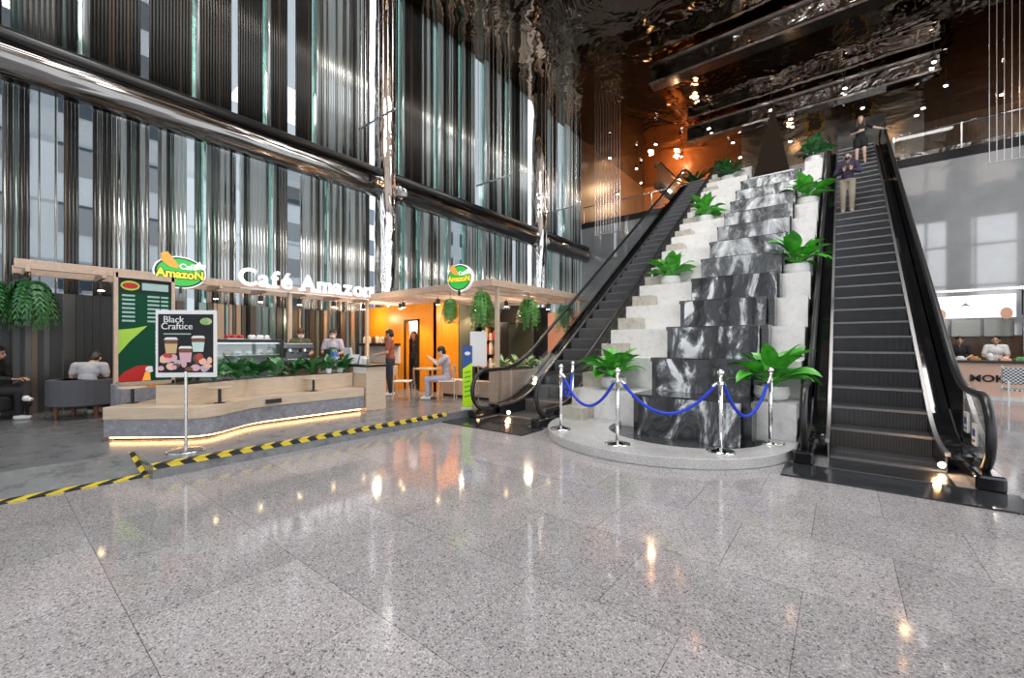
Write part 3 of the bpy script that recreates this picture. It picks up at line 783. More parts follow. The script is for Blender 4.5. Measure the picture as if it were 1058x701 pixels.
def person(loc, rz, label, pose, top, bottom, hair, skin='skin', sleeve='short', shoes='white', long_hair=False, skirt=False, shorts=False, mask=False, cap=False, look=0., nod=0., scale=1., apron=None, group=None):
    """local frame: faces -Y, feet at z = 0. pose: dict of joints."""
    t = thing('person', label, 'person', loc, group, rz, local=True); t.scale = (scale,)*3
    J = dict(pel=(0, 0, .93), che=(0, -.01, 1.27), nek=(0, 0, 1.45), hd=(0, -.02, 1.58),
             sl=(.17, 0, 1.4), sr=(-.17, 0, 1.4), el=(.22, .03, 1.12), er=(-.22, .03, 1.12), wl=(.22, -.06, .88), wr=(-.22, -.06, .88),
             hl=(.085, 0, .9), hr=(-.085, 0, .9), kl=(.1, -.02, .5), kr=(-.1, -.02, .5), al=(.1, .03, .085), ar=(-.1, .03, .085),
             dl=None, dr=None, nl=None, nr=None, tl=None, tr=None)
    J.update(pose); G = {k: V(v) if v is not None else None for k, v in J.items()}
    mb = MB()
    up = (G['nek']-G['pel']).normalized()
    mb.ball(G['pel'], (.15, .11, .11)); mb.ball(G['che'], (.15, .105, .15)); mb.ball(G['pel'].lerp(G['che'], .5), (.125, .09, .15))
    mb.cap(G['sl'], .06, G['sr'], .06); mb.cap(G['che']+up*.12, .07, G['nek'], .052); mb.cap(G['nek'], .052, G['hd']-V((0, 0, .03)), .052)
    for s in 'lr':
        capsules(mb, [(G['s'+s], .058), (G['e'+s], .042), (G['w'+s], .029)])
        capsules(mb, [(G['h'+s], .09), (G['k'+s], .056), (G['a'+s], .038)])
        d = G['d'+s] or (G['w'+s]-G['e'+s]); n = G['n'+s] or V((-1 if s == 'l' else 1, 0, 0))
        hand(mb, G['w'+s], d, n, 1 if s == 'r' else -1)
        toe = G['t'+s] or V((0, -1, 0))
        mb.cap(G['a'+s]-V((0, 0, .045)), .038, G['a'+s]-V((0, 0, .05))+toe*.15, .03)
    Rh = Matrix.Rotation(look, 3, 'Z') @ Matrix.Rotation(nod, 3, 'X')
    h = G['hd']
    P = lambda x, y, z: h+Rh @ V((x, y, z))
    mb.ball(h+V((0, 0, .03)), (.077, .095, .1), 3, Rh); mb.ball(P(0, -.025, -.045), (.058, .066, .062), 3, Rh)
    mb.cap(P(0, -.09, .02), .012, P(0, -.108, -.018), .016); mb.ball(P(0, -.09, -.05), (.026, .014, .012), 2, Rh)
    for s in (-1, 1):
        mb.ball(P(s*.08, .0, .0), (.012, .022, .033), 2, Rh)
    body = mb.build('body', skin, t); remesh(body, .0065, 3)
    for s in (-1, 1):
        MB().ball(P(s*.032, -.088, .02), (.013, .008, .008)).build('eye', 'eye_dark', t, smooth=True)
    if mask:
        mk = MB(); mk.ball(P(0, -.052, -.035), (.064, .066, .05), 3, Rh); mk.build('face_mask', 'navy' if mask is True else mask, t, smooth=True)
    else: MB().ball(P(0, -.1, -.05), (.024, .01, .007), 2, Rh).build('mouth', 'lip', t, smooth=True)
    hb = MB(); hb.ball(P(0, .018, .055), (.088, .1, .095), 3, Rh); hb.ball(P(0, .045, .0), (.08, .07, .09), 3, Rh)
    if long_hair:
        for s in (-1, 0, 1):
            hb.cap(P(s*.06, .04, .02), .05, P(s*.085, .06, -.16), .05); hb.cap(P(s*.085, .06, -.16), .05, P(s*.1, .05, -.3), .03)
        for s in (-1, 1): hb.cap(P(s*.075, -.03, .02), .02, P(s*.1, -.06, -.24), .028)
    ho = hb.build('hair', hair, t); remesh(ho, .011, 3)
    if cap:
        c = MB(); c.ball(P(0, .0, .085), (.095, .11, .075), 3, Rh); c.ball(P(0, -.1, .07), (.07, .07, .012), 3, Rh)
        c.build('cap', 'black', t, smooth=True)
    # clothes follow the body a little outside it
    mb = MB(); mb.ball(G['pel']+up*.05, (.165, .125, .12)); mb.ball(G['che'], (.165, .12, .165)); mb.ball(G['pel'].lerp(G['che'], .5), (.145, .108, .17))
    mb.cap(G['sl'], .074, G['sr'], .074)
    for s in 'lr':
        if sleeve == 'long': capsules(mb, [(G['s'+s], .074), (G['e'+s], .06), (G['e'+s].lerp(G['w'+s], .93), .045)])
        else: mb.cap(G['s'+s], .074, G['s'+s].lerp(G['e'+s], .7), .066)
    if skirt:
        mb.ball(G['pel']-up*.04, (.18, .135, .13))
        for s in 'lr': mb.cap(G['h'+s], .115, G['h'+s].lerp(G['k'+s], .55), .11)
    tp = mb.build('shirt' if not skirt else 'dress', top, t); remesh(tp, .013, 5)
    if not skirt:
        mb = MB(); mb.ball(G['pel'], (.165, .125, .11))
        for s in 'lr':
            if shorts: mb.cap(G['h'+s], .105, G['h'+s].lerp(G['k'+s], .6), .09)
            else: capsules(mb, [(G['h'+s], .104), (G['k'+s], .074), (G['k'+s].lerp(G['a'+s], .93), .06)])
        remesh(mb.build('shorts' if shorts else 'trousers', bottom, t), .013, 4)
    if apron:
        mb = MB(); mb.ball(G['che'].lerp(G['pel'], .55)+V((0, -.06, -.02)), (.14, .085, .3)); mb.build('apron', apron, t, smooth=True)
    for s in 'lr':
        toe = G['t'+s] or V((0, -1, 0)); b = MB(); a = G['a'+s]-V((0, 0, .042))
        b.cap(a+toe*-.03, .046, a+toe*.14-V((0, 0, .006)), .037); b.cap(a+V((0, 0, .03)), .047, a, .046)
        remesh(b.build('shoe', shoes, t), .011, 3)
    return t
def stepz(cy, yc=6.86):
    i = int((cy-yc-Y0)/.4); return SL*.4*(i+1), yc+Y0+.4*(i+.5)
z, y = stepz(15.1)
phone_arms = dict(el=(.27, -.02, 1.13), wl=(.08, -.27, 1.14), er=(-.27, -.02, 1.13), wr=(-.08, -.27, 1.14), dl=(-.5, -.3, .8), dr=(.5, -.3, .8), nl=(0, 1, .1), nr=(0, 1, .1))
person((.12, y, z), .0, 'person in dark purple jacket and beige trousers riding down, holding a phone', phone_arms, 'cloth_purple', 'cloth_beige', 'hair_black', 'skin', 'long', 'white', mask=True, nod=.15)
t = thing('phone', 'dark phone held up by the person in beige trousers', 'phone', (.12, y-.3, z+1.23))
MB().box((.12-.04, y-.335, z+1.17), (.12+.04, y-.325, z+1.32)).build('body', 'black', t, bevel=.005)
z, y = stepz(18.8)
person((.5, y, z), .0, 'woman with long brown hair in short black dress standing near escalator top',
       dict(el=(.36, -.02, 1.2), wl=(.58, -.14, 1.04), dl=(1, -.5, -.2), nl=(0, 0, -1), er=(-.24, .0, 1.13), wr=(-.06, -.22, 1.1), dr=(.8, -.5, .1), nr=(0, 1, 0), kl=(.1, -.06, .5), al=(.12, -.02, .085)),
       'cloth_black', 'cloth_black', 'hair_brown', 'skin_pale', 'short', 'black', long_hair=True, skirt=True)

# ------------------------------------------------------------------ cafe shell
ZP = 2.92
# pergola
t = thing('pergola', 'timber pergola frame over the cafe carrying its signs and lamps', 'pergola', (-10.8, 6.9, CAF))
def beam(a, b2, w=.07, h=.16): MB().bar(a, b2, w, h).build('beam', 'beam_wood', t, bevel=.008)
beam((-10.8, .3, ZP-.08), (-10.8, 6.95, ZP-.08)); beam((-11.66, .3, ZP-.1), (-11.66, 11.2, ZP-.1))
beam((-10.8, 6.9, ZP-.08), (-5.98, 6.9, ZP-.08)); beam((-6.02, 6.9, ZP-.08), (-6.02, 11.2, ZP-.08)); beam((-11.66, 11.2, ZP-.08), (-6, 11.2, ZP-.08))
for i in range(8): beam((-11.7, .45+.93*i, ZP-.15), (-10.75, .45+.93*i, ZP-.15), .06, .12)
for i in range(9): beam((-10.6+.52*i, 6.9, ZP-.13), (-10.6+.52*i, 11.2, ZP-.13), .06, .1)
for i in range(6): beam((-10.8, 7.5+.62*i, ZP-.06), (-6.02, 7.5+.62*i, ZP-.06), .05, .06)
for (x, y) in ((-10.8, 4.72), (-10.8, 6.88), (-6.08, 7.15), (-6.08, 10.9), (-11.62, .35)):
    MB().box((x-.04, y-.04, CAF), (x+.04, y+.04, ZP-.16)).build('post', 'pale_wood' if y > 1 else 'black', t)
# spot lamps under the pergola
def spot(x, y, z, label, pw=16):
    s = thing('pergola_lamp', label, 'lamp', (x, y, z), 'spot lamps under the pergola')
    MB().cyl((x, y, z), (x, y, z+.14), .055).build('housing', 'black', s)
    MB().cyl((x, y, z-.008), (x, y, z), .045).build('bulb', 'lamp_warm', s)
    MB().cyl((x, y, z+.14), (x, y, z+.2), .012, n=8).build('stem', 'black', s)
    lamp((x, y, z-.06), pw, (1, .66, .36), .04, 'SPOT', 2.2)
for i in range(8): spot(-11.1, .45+.93*i, 2.51, 'black spot lamp under the long side of the cafe pergola')
for (x, y) in ((-9.4, 7.1), (-8, 7.1), (-7., 8.6), (-8.5, 9), (-6.6, 10), (-9.8, 7.3)): spot(x, y, 2.48, 'black spot lamp under the square end of the pergola', 40)
for (x, y) in ((-9.6, 6.4), (-8.2, 8.2), (-7, 9.6), (-11.4, 7.2)): lamp((x, y, 2.3), 26, (1, .78, .55), .08)  # bare point lights added to brighten the pergola slats and cafe
# back panel of the cafe, dark and brown upright strips, blackened leftward to stand for shade
bw = [MB() for _ in range(5)]
rng = random.Random(3)
y = -3
while y < 7.5:
    wd = rng.choice((.08, .12, .18)); dk = y < 1.9
    q = rng.randrange(6)
    if dk: bw[(0, 4, 1, 4, 4, 4)[q]].box((-12.36, y, CAF), (-12.28, y+wd*.96, 2.5))
    elif q < 4: bw[q].box((-12.36, y, CAF), (-12.28, y+wd*.8, 2.5))
    y += wd
for k in range(5):
    struct(bw[k].build('trim_%d' % (11+k), ('rib_brown', 'rib_dark', 'rib_green', 'strip_tan', 'strip_black')[k]))
# orange kiosk wall, recess wall
KY = 7.75
w = MB(); w.box((-12.3, KY, CAF), (-10.15, KY+.12, 2.64)); w.box((-9.55, KY, CAF), (-8.8, KY+.12, 2.64)); w.box((-10.15, KY, 2.2), (-9.55, KY+.12, 2.64)); w.box((-8.92, KY, CAF), (-8.8, 11, 2.64))
struct(w.build('wall_kiosk', 'orange_wood'))
w = MB(); w.box((-10.2, KY-.03, CAF), (-10.14, KY, 2.2)); w.box((-9.57, KY-.03, CAF), (-9.52, KY, 2.2)); w.box((-10.2, KY-.03, 2.15), (-9.52, KY, 2.2)); struct(w.build('door_1', 'dark_metal'))
struct(MB().box((-12.3, KY+1., CAF), (-9.0, KY+1.06, 2.64)).build('wall_kiosk_inner', 'white'))
lamp((-10.9, KY+.5, 2.5), 45, (1, .95, .9), .1)  # added light without a fixture, brightens the inner wall behind the doorway
w = MB().box((-8.8, 10.9, CAF), (-7.75, 11, 2.64)); struct(w.build('wall_recess', 'olive_panel'))
struct(MB().box((-7.75, 10.92, CAF), (-7.2, 11.0, 2.64)).build('wall_doorway_shade', 'black'))  # black sheet stands for the darkness inside an open doorway
struct(MB().box((-7.2, 10.9, CAF), (-6.1, 11, 2.45)).build('wall_recess_salmon', 'salmon_panel'))
struct(MB().box((-8.8, 8.6, CAF), (-8.76, 10.9, 2.64)).build('trim_20', 'olive_panel'))
# product shelf in the recess
t = thing('product_shelf', 'dark shelf unit filled with small packets behind the seated woman', 'shelf', (-8.1, 9.3, CAF))
s = MB(); s.box((-8.5, 9.28, CAF), (-7.5, 9.32, 2.1)); s.box((-8.5, 8.98, CAF), (-8.46, 9.3, 2.1)); s.box((-7.54, 8.98, CAF), (-7.5, 9.3, 2.1))
s.build('body', 'black', t)
for zz in (.75, 1.15, 1.55, 1.98): MB().box((-8.46, 8.98, zz), (-7.54, 9.28, zz+.03)).build('shelf_board', 'black', t)
PC = ['peach', 'fruit_red', 'cream', 'cloth_rust', 'paper_cup', 'pastry']
for zz in (.78, 1.18, 1.58):
    for i in range(6):
        x = -8.38+.15*i; hh = .2+.08*((i*7+int(zz*10)) % 3)
        pk = MB().box((x-.055, 9.02, zz), (x+.055, 9.16, zz+hh)); pk.box((x-.04, 9.03, zz+hh), (x+.04, 9.15, zz+hh+.02))
        tag(pk.build('product_packet', PC[(i+int(zz*10)) % 6], bevel=.01), 'small packet standing on the dark shelf unit behind the seated woman', 'packet', 'packets on the product shelf')
t = thing('range_hood', 'black kitchen hood hanging in the recess above the shelf unit', 'hood', (-7.9, 10.2, 2.2))
MB().plate([(-.55, 0), (.55, 0), (.3, .45), (-.3, .45)], (-7.9, 10.5, 2.1), (1, 0, 0), (0, 0, 1), 0, .6).build('body', 'black', t)
MB().box((-8.05, 10.1, 2.55), (-7.75, 10.4, 2.66)).build('duct', 'black', t)

# low bench wall, planters
t = thing('partition_bench', 'low pinkish timber bench wall behind the lime green banner', 'bench', (-7.3, 7.5, CAF))
MB().box((-8.15, 7.35, CAF+.06), (-6.42, 7.7, .58)).build('body', 'pink_wood', t, bevel=.01)
MB().box((-8.12, 7.38, CAF), (-6.45, 7.67, CAF+.06)).build('plinth', 'black', t)
t = thing('planter', 'tall pale timber planter box with leafy pale plants beside left escalator', 'planter', (-6.25, 9, CAF))
MB().box((-6.42, 7.25, CAF), (-6.0, 10.8, .87)).build('box', 'pink_wood', t, bevel=.01)
MB().box((-6.38, 7.29, .87), (-6.04, 10.76, .88)).build('soil', 'black', t)
for i in range(6):
    broad_plant((-6.22, 7.5+.56*i, .88), .3, 80+i, 'pale variegated leafy plant in the timber planter by left escalator', 'leaf_pale', 22, .26, .09, None, 'pale plants in the timber planter', 'planter_plant', .13, 1.)

# curved bench
CB = .62
def rnd(pts, i, r, n=7):
    p, a, b2 = V(pts[i]), V(pts[i-1]), V(pts[(i+1) % len(pts)])
    d1, d2 = (a-p).normalized(), (b2-p).normalized()
    A, B = p+d1*r, p+d2*r
    return [tuple(A.lerp(p, f/n).lerp(p.lerp(B, f/n), f/n)) for f in range(n+1)]
base = [(-7.95, 1.0), (-6.88, 1.9), (-7.5, 2.72), (-7.44, 4.68), (-8.22, 4.68), (-8.2, 2.65), (-8.55, 1.75)]
bp = [base[0]]+rnd(base, 1, .42)+rnd(base, 2, .3)+base[3:]
cen = V((-7.8, 2.7))
def inset(pts, d):
    n = len(pts); A = sum(pts[i][0]*pts[(i+1) % n][1]-pts[(i+1) % n][0]*pts[i][1] for i in range(n)); sg = 1 if A > 0 else -1; r = []
    for i in range(n):
        a, p, b2 = V(pts[i-1]), V(pts[i]), V(pts[(i+1) % n]); e1, e2 = (p-a).normalized(), (b2-p).normalized()
        nn = V((-e1.y, e1.x))*sg+V((-e2.y, e2.x))*sg
        nn = nn.normalized() if nn.length > 1e-6 else V((-e1.y, e1.x))*sg
        r.append(tuple(p+nn*d))
    return r
t = thing('curved_bench', 'long curved timber bench with grey concrete band and glowing base before the counter', 'bench', (-7.8, 2.7, CAF))
MB().prism(bp, .45, CB).build('seat', 'pale_wood', t, bevel=.01)
MB().prism(inset(bp, .012), CAF+.06, .45).build('concrete_band', 'concrete_band', t)
MB().prism(inset(bp, .12), CAF, CAF+.06).build('plinth', 'black', t)
MB().prism(inset(bp, .07), CAF+.035, CAF+.058).build('light_strip', 'led_warm', t)
pp = [(-7.72, 1.52), (-7.4, 1.8), (-7.82, 2.75), (-7.86, 4.68), (-8.2, 4.68), (-8.18, 2.66), (-8.1, 1.95)]
MB().prism(pp, CB, .9).build('planter', 'pale_wood', t, bevel=.008)
MB().prism(inset(pp, .03), .9, .905).build('soil', 'dark_wood', t)
sk = MB().box((-7.47, 2.88, .5), (-7.44, 3.12, .57)).build('power_socket', 'black', t)
bb = MB().box((-9.2, 1.25, CAF), (-8.75, 1.35, .85)); bb.box((-8.78, 1.3, CAF), (-8.7, 2.4, .8))
tag(bb.build('low_partition', 'concrete_band', bevel=.01), 'low grey concrete partition under the green menu board', 'partition')
for (x, y, lb) in ((-7.2, 2.15, 'small round table fixed on the curved bench beside the poster pole'), (-7.62, 3.75, 'small round table fixed on the middle of the curved bench'), (-8.2, 1.35, 'small round table at the left end of the curved bench')):
    t = thing('side_table', lb, 'table', (x, y, CB), 'small round tables on the bench')
    MB().lathe([(.16, 0), (.165, .012), (.16, .024)], (x, y, CB+.22), 28).build('table_top', 'pale_wood', t)
    MB().cyl((x, y, CB), (x, y, CB+.22), .022).build('leg', 'black', t)
    MB().cyl((x, y, CB), (x, y, CB+.01), .07).build('foot_plate', 'black', t)
PLb = 'bushy green plant in the planter of the curved bench'
cnt = 0
for f in range(9):
    u = f/8
    if u < .3: x, y = -7.75-.15*u/.3, 1.9+.85*u/.3
    else: x, y = -8.02, 2.75+1.8*(u-.3)/.7
    broad_plant((x, y, .905), .4, 100+f, PLb, ('leaf_dark', 'leaf_mid', 'leaf_dark')[f % 3], 26, .24, .1, None, 'bushy plants in the bench planter', 'planter_plant', .17, 1.)
for (x, y, lb) in ((-7.95, 4.45, 'little white pot with small green plant at the right end of bench planter'), (-7.93, 4.2, 'little white pot with herb second from the counter end')):
    broad_plant((x, y, .905), .2, int(y*100), lb, 'leaf_dark', 14, .14, .06, (.06, .1), 'little white pots on the bench planter', 'potted_herb', .1)

# order counter with black top
t = thing('order_counter', 'timber bar counter with black top at the end of the curved bench', 'counter', (-8.4, 4.95, CAF))
MB().box((-9.7, 4.7, CAF), (-7.4, 5.15, 1.03)).build('body', 'pale_wood', t, bevel=.01)
MB().box((-7.86, 4.69, .9), (-7.43, 4.71, 1.02)).build('front_panel', 'white', t)
MB().box((-9.75, 4.66, 1.03), (-7.36, 5.2, 1.07)).build('worktop', 'black', t, bevel=.006)
t = thing('back_counter', 'low working counter running behind the bench plants to the pastry case', 'counter', (-9.6, 4, CAF))
MB().box((-9.9, 3.95, CAF), (-9.3, 4.66, 1.0)).build('body', 'dark_wood', t)
MB().box((-9.92, 3.93, 1.0), (-9.28, 4.68, 1.04)).build('worktop', 'black', t)
# pastry case
t = thing('pastry_case', 'glass pastry display case with black frame behind the bench plants', 'display case', (-9.6, 3.2, CAF))
MB().box((-9.95, 2.4, CAF), (-9.25, 3.9, .7)).build('base', 'black', t)
MB().box((-9.95, 2.4, 1.52), (-9.25, 3.9, 1.58)).build('top', 'black', t, bevel=.01)
f = MB()
for x in (-9.93, -9.27):
    for y in (2.42, 3.88): f.box((x-.02, y-.02, .7), (x+.02, y+.02, 1.52))
f.build('frame', 'black', t)
g_ = MB(); g_.box((-9.27, 2.42, .7), (-9.262, 3.88, 1.52)); g_.box((-9.93, 2.41, .7), (-9.27, 2.418, 1.52)); g_.box((-9.93, 3.882, .7), (-9.27, 3.89, 1.52)); g_.build('glass_pane', 'case_glass', t)
for zz in (.72, 1.0, 1.26):
    MB().box((-9.9, 2.45, zz), (-9.3, 3.85, zz+.015)).build('shelf_board', 'white_plastic', t)
MB().box((-9.945, 2.42, .7), (-9.935, 3.88, 1.52)).build('back_panel', 'white', t)
MB().box((-9.4, 2.45, 1.49), (-9.35, 3.85, 1.515)).build('light_strip', 'lit_white', t)
rng = random.Random(5)
for zz in (.735, 1.015, 1.275):
    for i in range(7):
        y = 2.55+.2*i
        b = MB(); kind = rng.randrange(3)
        if kind == 0: b.ball((-9.5, y, zz+.04), (.07, .075, .045), 2)
        elif kind == 1: b.lathe([(.05, 0), (.065, .06), (.05, .1), (.01, .115)], (-9.5, y, zz), 16)
        else: b.plate([(-.07, -.05), (.07, -.05), (.07, .05), (-.07, .05)], (-9.5, y, zz), (1, 0, 0), (0, 1, 0), 0, .08)
        tag(b.build('pastry', ('pastry', 'white_plastic', 'cream', 'white')[rng.randrange(4)], smooth=kind < 2, bevel=.012 if kind == 2 else 0), 'small pastry on a shelf of the glass case', 'pastry', 'pastries in the glass case')
# on top of the case
for k, (y, w_, h_, mt, lb) in enumerate(((2.62, .24, .22, 'cream', 'cream paper box on the left of pastry case top'), (3.1, .3, .1, 'fruit_red', 'tray of dark red packets on the pastry case top'), (3.55, .4, .12, 'white_plastic', 'white tray of buns on the right of pastry case top'))):
    t = thing(('paper_box', 'packet_tray', 'bun_tray')[k], lb, ('box', 'tray', 'tray')[k], (-9.6, y, 1.58))
    if k == 0:
        MB().box((-9.7, y-.12, 1.58), (-9.5, y+.12, 1.76)).build('body', mt, t, bevel=.01)
        MB().plate([(-.12, 0), (.12, 0), (.05, .07), (-.05, .07)], (-9.7, y, 1.76), (0, 1, 0), (0, 0, 1), 0, .2).build('lid', mt, t)
    else:
        MB().box((-9.72, y-w_/2, 1.58), (-9.45, y+w_/2, 1.6)).build('tray', 'white_plastic', t, bevel=.006)
        q = MB()
        for i in range(5): q.ball((-9.55-.08*(i % 2), y-w_/2+w_*(i+.5)/5, 1.635), (.06, .05, .045), 2)
        q.build('contents', mt, t, smooth=True)
# machines and cups along the counter
def machine(x, y, z):
    t = thing('espresso_machine', 'dark espresso machine on the working counter behind the plants', 'coffee machine', (x, y, z))
    b = MB(); b.box((x-.25, y-.32, z+.04), (x+.05, y+.32, z+.12)); b.box((x-.25, y-.32, z+.1), (x-.08, y+.32, z+.46)); b.box((x-.25, y-.32, z+.34), (x+.12, y+.32, z+.46)); b.build('body', 'brushed_dark', t, bevel=.015)
    for s in (-.16, .16):
        MB().cyl((x+.04, y+s, z+.34), (x+.04, y+s, z+.27), .035).build('group_head', 'chrome', t)
        MB().cyl((x+.04, y+s, z+.27), (x+.2, y+s, z+.25), .014).build('handle', 'black', t)
    for s in (-.27, .27): MB().box((x-.2, y+s-.02, z), (x, y+s+.02, z+.04)).build('foot', 'black', t)
machine(-9.5, 4.3, 1.04)
def grinder(x, y, z, lb):
    t = thing('coffee_grinder', lb, 'coffee grinder', (x, y, z), 'coffee grinders on the counter')
    MB().box((x-.08, y-.07, z), (x+.1, y+.07, z+.03)).build('base', 'black', t)
    MB().box((x-.07, y-.06, z+.03), (x+.02, y+.06, z+.3)).build('body', 'black', t, bevel=.015)
    MB().lathe([(.04, 0), (.085, .17), (.085, .2)], (x, y, z+.3), 20).build('hopper', 'case_glass', t)
grinder(-9.55, 4.05-.02, 1.04, 'black coffee grinder left of the espresso machine')
grinder(-9.2, 4.85, 1.07, 'black coffee grinder on the black bar top nearest the baristas')
t = thing('till', 'white till screen on the black bar top facing the barista', 'till', (-8.5, 4.92, 1.07))
MB().box((-8.58, 4.86, 1.07), (-8.42, 5.0, 1.09)).build('base', 'white_plastic', t); MB().cyl((-8.5, 4.93, 1.09), (-8.5, 4.95, 1.22), .02).build('stem', 'white_plastic', t)
MB().box((-8.66, 4.93, 1.17), (-8.34, 4.96, 1.4), Matrix.Rotation(.2, 3, 'X')).build('screen', 'white_plastic', t, bevel=.008)
for k, (x, y, w_, h_, mt, lb) in enumerate(((-8.05, 4.85, .2, .2, 'white', 'white tent card standing on the bar top nearest the customer'), (-7.8, 4.9, .16, .17, 'white', 'smaller white tent card near the end of the bar'), (-8.85, 4.82, .16, .24, 'bag_blue', 'blue paper bag standing on the bar top'))):
    t = thing('tent_card' if k < 2 else 'paper_bag', lb, 'card' if k < 2 else 'bag', (x, y, 1.07))
    if k < 2:
        MB().plate([(-w_/2, 0), (w_/2, 0), (w_/2, h_), (-w_/2, h_)], (x, y-.05, 1.07), (1, .35, 0), (0, .25, 1), 0, .006).build('front', mt, t)
        MB().plate([(-w_/2, 0), (w_/2, 0), (w_/2, h_), (-w_/2, h_)], (x, y+.055, 1.07), (1, .35, 0), (0, -.25, 1), 0, .006).build('back', mt, t)
    else:
        MB().box((x-.08, y-.05, 1.07), (x+.08, y+.05, 1.31)).build('body', mt, t, bevel=.006)
        for s in (-.03, .03): MB().tube([(x-.04, y+s, 1.31), (x-.03, y+s, 1.36), (x+.03, y+s, 1.36), (x+.04, y+s, 1.31)], .005, 6).build('handle', 'white', t)
for k, (x, y) in enumerate(((-8.68, 4.76), (-8.3, 4.75), (-8.2, 5.06), (-9.0, 4.76), (-7.62, 4.8))):
    t = thing('paper_cup', 'small paper cup with white lid on the black bar top', 'cup', (x, y, 1.07), 'paper cups on the bar')
    MB().lathe([(.03, 0), (.043, .11)], (x, y, 1.07), 18).build('cup', 'paper_cup', t, smooth=False); MB().lathe([(.046, 0), (.044, .016), (.03, .02)], (x, y, 1.18), 18).build('lid', 'white_plastic', t)
# wall shelf before the orange panel
t = thing('wall_counter', 'dark shelf with jars against the orange wall behind the counter', 'shelf', (-11.2, KY-.2, 1.35))
MB().box((-12.2, KY-.35, 1.42), (-10.4, KY, 1.5)).build('shelf_board', 'black', t); MB().box((-12.2, KY-.05, .9), (-10.4, KY, 1.42)).build('back_panel', 'white', t)
for k in range(7):
    x = -12.+.23*k; j = MB().lathe([(.05, 0), (.06, .02), (.06, .16), (.04, .19), (.04, .22)], (x, KY-.18, 1.5), 16)
    tag(j.build('jar', ('cream', 'paper_cup', 'dark_wood')[k % 3], smooth=False), 'small jar on the dark shelf against the orange wall', 'jar', 'jars against the orange wall')

# ------------------------------------------------------------------ signs
UX, UZ = (0, 1, 0), (0, 0, 1)
def logo(cx, u, v, a, b, label, t_=.06):
    c = V(cx); n = V(u).normalized().cross(V(v).normalized())
    t = thing('cafe_sign', label, 'sign', cx, 'oval logo signs on the pergola')
    MB().plate(ell(a, b), c, u, v, -t_, 0).build('board', 'logo_white', t)
    MB().plate(ell(a*.95, b*.93), c, u, v, 0, .004).build('ring', 'logo_black', t)
    MB().plate(ell(a*.87, b*.84), c, u, v, .004, .008).build('disc', 'logo_green', t)
    U = V(u).normalized(); Wv = V(v).normalized(); s = a/.42
    MB().plate([(-.3*s, .34*s), (-.2*s, .38*s), (-.12*s, .26*s), (-.02*s, .12*s), (-.06*s, .07*s), (-.18*s, .1*s), (-.3*s, .2*s)], c, u, v, .008, .02).build('bird', 'logo_orange', t)
    MB().plate([(x*s, y*s) for x, y in ((.2, .17), (.27, .2), (.31, .26), (.34, .2), (.41, .2), (.37, .15), (.39, .08), (.32, .11), (.25, .08), (.27, .13))], c, u, v, .008, .02).build('flower', 'logo_white', t)
    text('lettering', 'Café', .15*s, c+U*.12*s+Wv*.115*s+n*.012, u, v, 'logo_white', t, .006, .004)
    text('lettering_edge', 'AmazoN', .225*s, c-Wv*.04*s+n*.012, u, v, 'logo_black', t, .004, .02*s, sx=.93)
    text('lettering', 'AmazoN', .225*s, c-Wv*.04*s+n*.02, u, v, 'logo_yellow', t, .006, .008, sx=.93)
    MB().box(c+V((-.02, -.02, -b-.1)), c+V((.02, .02, -b+.02))).build('bracket', 'black', t)
logo((-10.68, 2.5, 2.96), UX, UZ, .44, .33, 'oval green and yellow logo sign on the long side of the pergola')
logo((-6.85, 6.72, 3.0), (1, .22, 0), UZ, .33, .31, 'rounder green and yellow logo sign on the projecting end of the pergola', .1)
t = thing('letter_sign', 'white illuminated lettering standing along the cafe pergola beam', 'sign', (-10.66, 5.2, 2.76))
y = 3.55; LS = .915
SER = {'f': [(.05, .85)], 'A': [(-.06, .32), (.68, 1.06)], 'm': [(-.06, .2), (.38, .6), (.8, 1.06)], 'n': [(-.1, .34), (.66, 1.1)], 'a': [(.72, 1.14)]}
for ch in 'Café Amazon':
    if ch == ' ': y += .15; continue
    lt = text('letter', ch, .6*LS, (-10.66, 0, 2.785), UX, UZ, 'lit_white', t, .03, .012, 'LEFT')
    xs = [v_.co.x for v_ in lt.data.vertices]; zs = [v_.co.y for v_ in lt.data.vertices]; x0, x1 = min(xs), max(xs)
    w_ = x1-x0; b = bmesh.new(); b.from_mesh(lt.data)
    fz = -.205
    for (f0, f1) in SER.get(ch, []):
        bmesh.ops.create_cube(b, size=1, matrix=Matrix.Translation((x0+w_*(f0+f1)/2, min(zs)+.022, 0)) @ Matrix.Diagonal((w_*(f1-f0), .044, .06, 1)))
    b.to_mesh(lt.data); b.free()
    lt.location = (0, y-x0-5.2, 2.785+.22-2.76); y += w_+.045
print('letters end', y)
MB().box((-10.75, 3.6, 2.75), (-10.7, 6.9, 2.78)).build('rail', 'white', t)

# menu board
mx, my = -9.28, 1.7
t = thing('menu_board', 'tall dark green menu board with red parrot left of the poster', 'sign', (mx, my, .85))
MB().box((mx-.05, my-.36, .85), (mx, my+.36, 2.58)).build('panel', 'menu_green', t)
f = MB()
for y in (-.38, .36): f.box((mx-.07, my+y-.02, CAF), (mx+.03, my+y+.03, 2.66))
f.box((mx-.07, my-.38, 2.58), (mx+.03, my+.38, 2.66)); f.box((mx-.07, my-.38, .8), (mx+.03, my+.38, .86)); f.build('frame', 'beam_wood', t)
o_ = (mx, my, 1.7)
MB().plate([(-.36, .65), (.36, .65), (.36, .88), (-.36, .88)], o_, UX, UZ, 0, .004).build('header', 'poster_dark', t)
MB().plate(ell(.12, .08, 24, (-.2, .76)), o_, UX, UZ, .004, .008).build('logo_oval', 'leaf_lime', t)
MB().plate(ell(.1, .05, 24, (-.2, .76)), o_, UX, UZ, .008, .01).build('logo_oval', 'red', t)
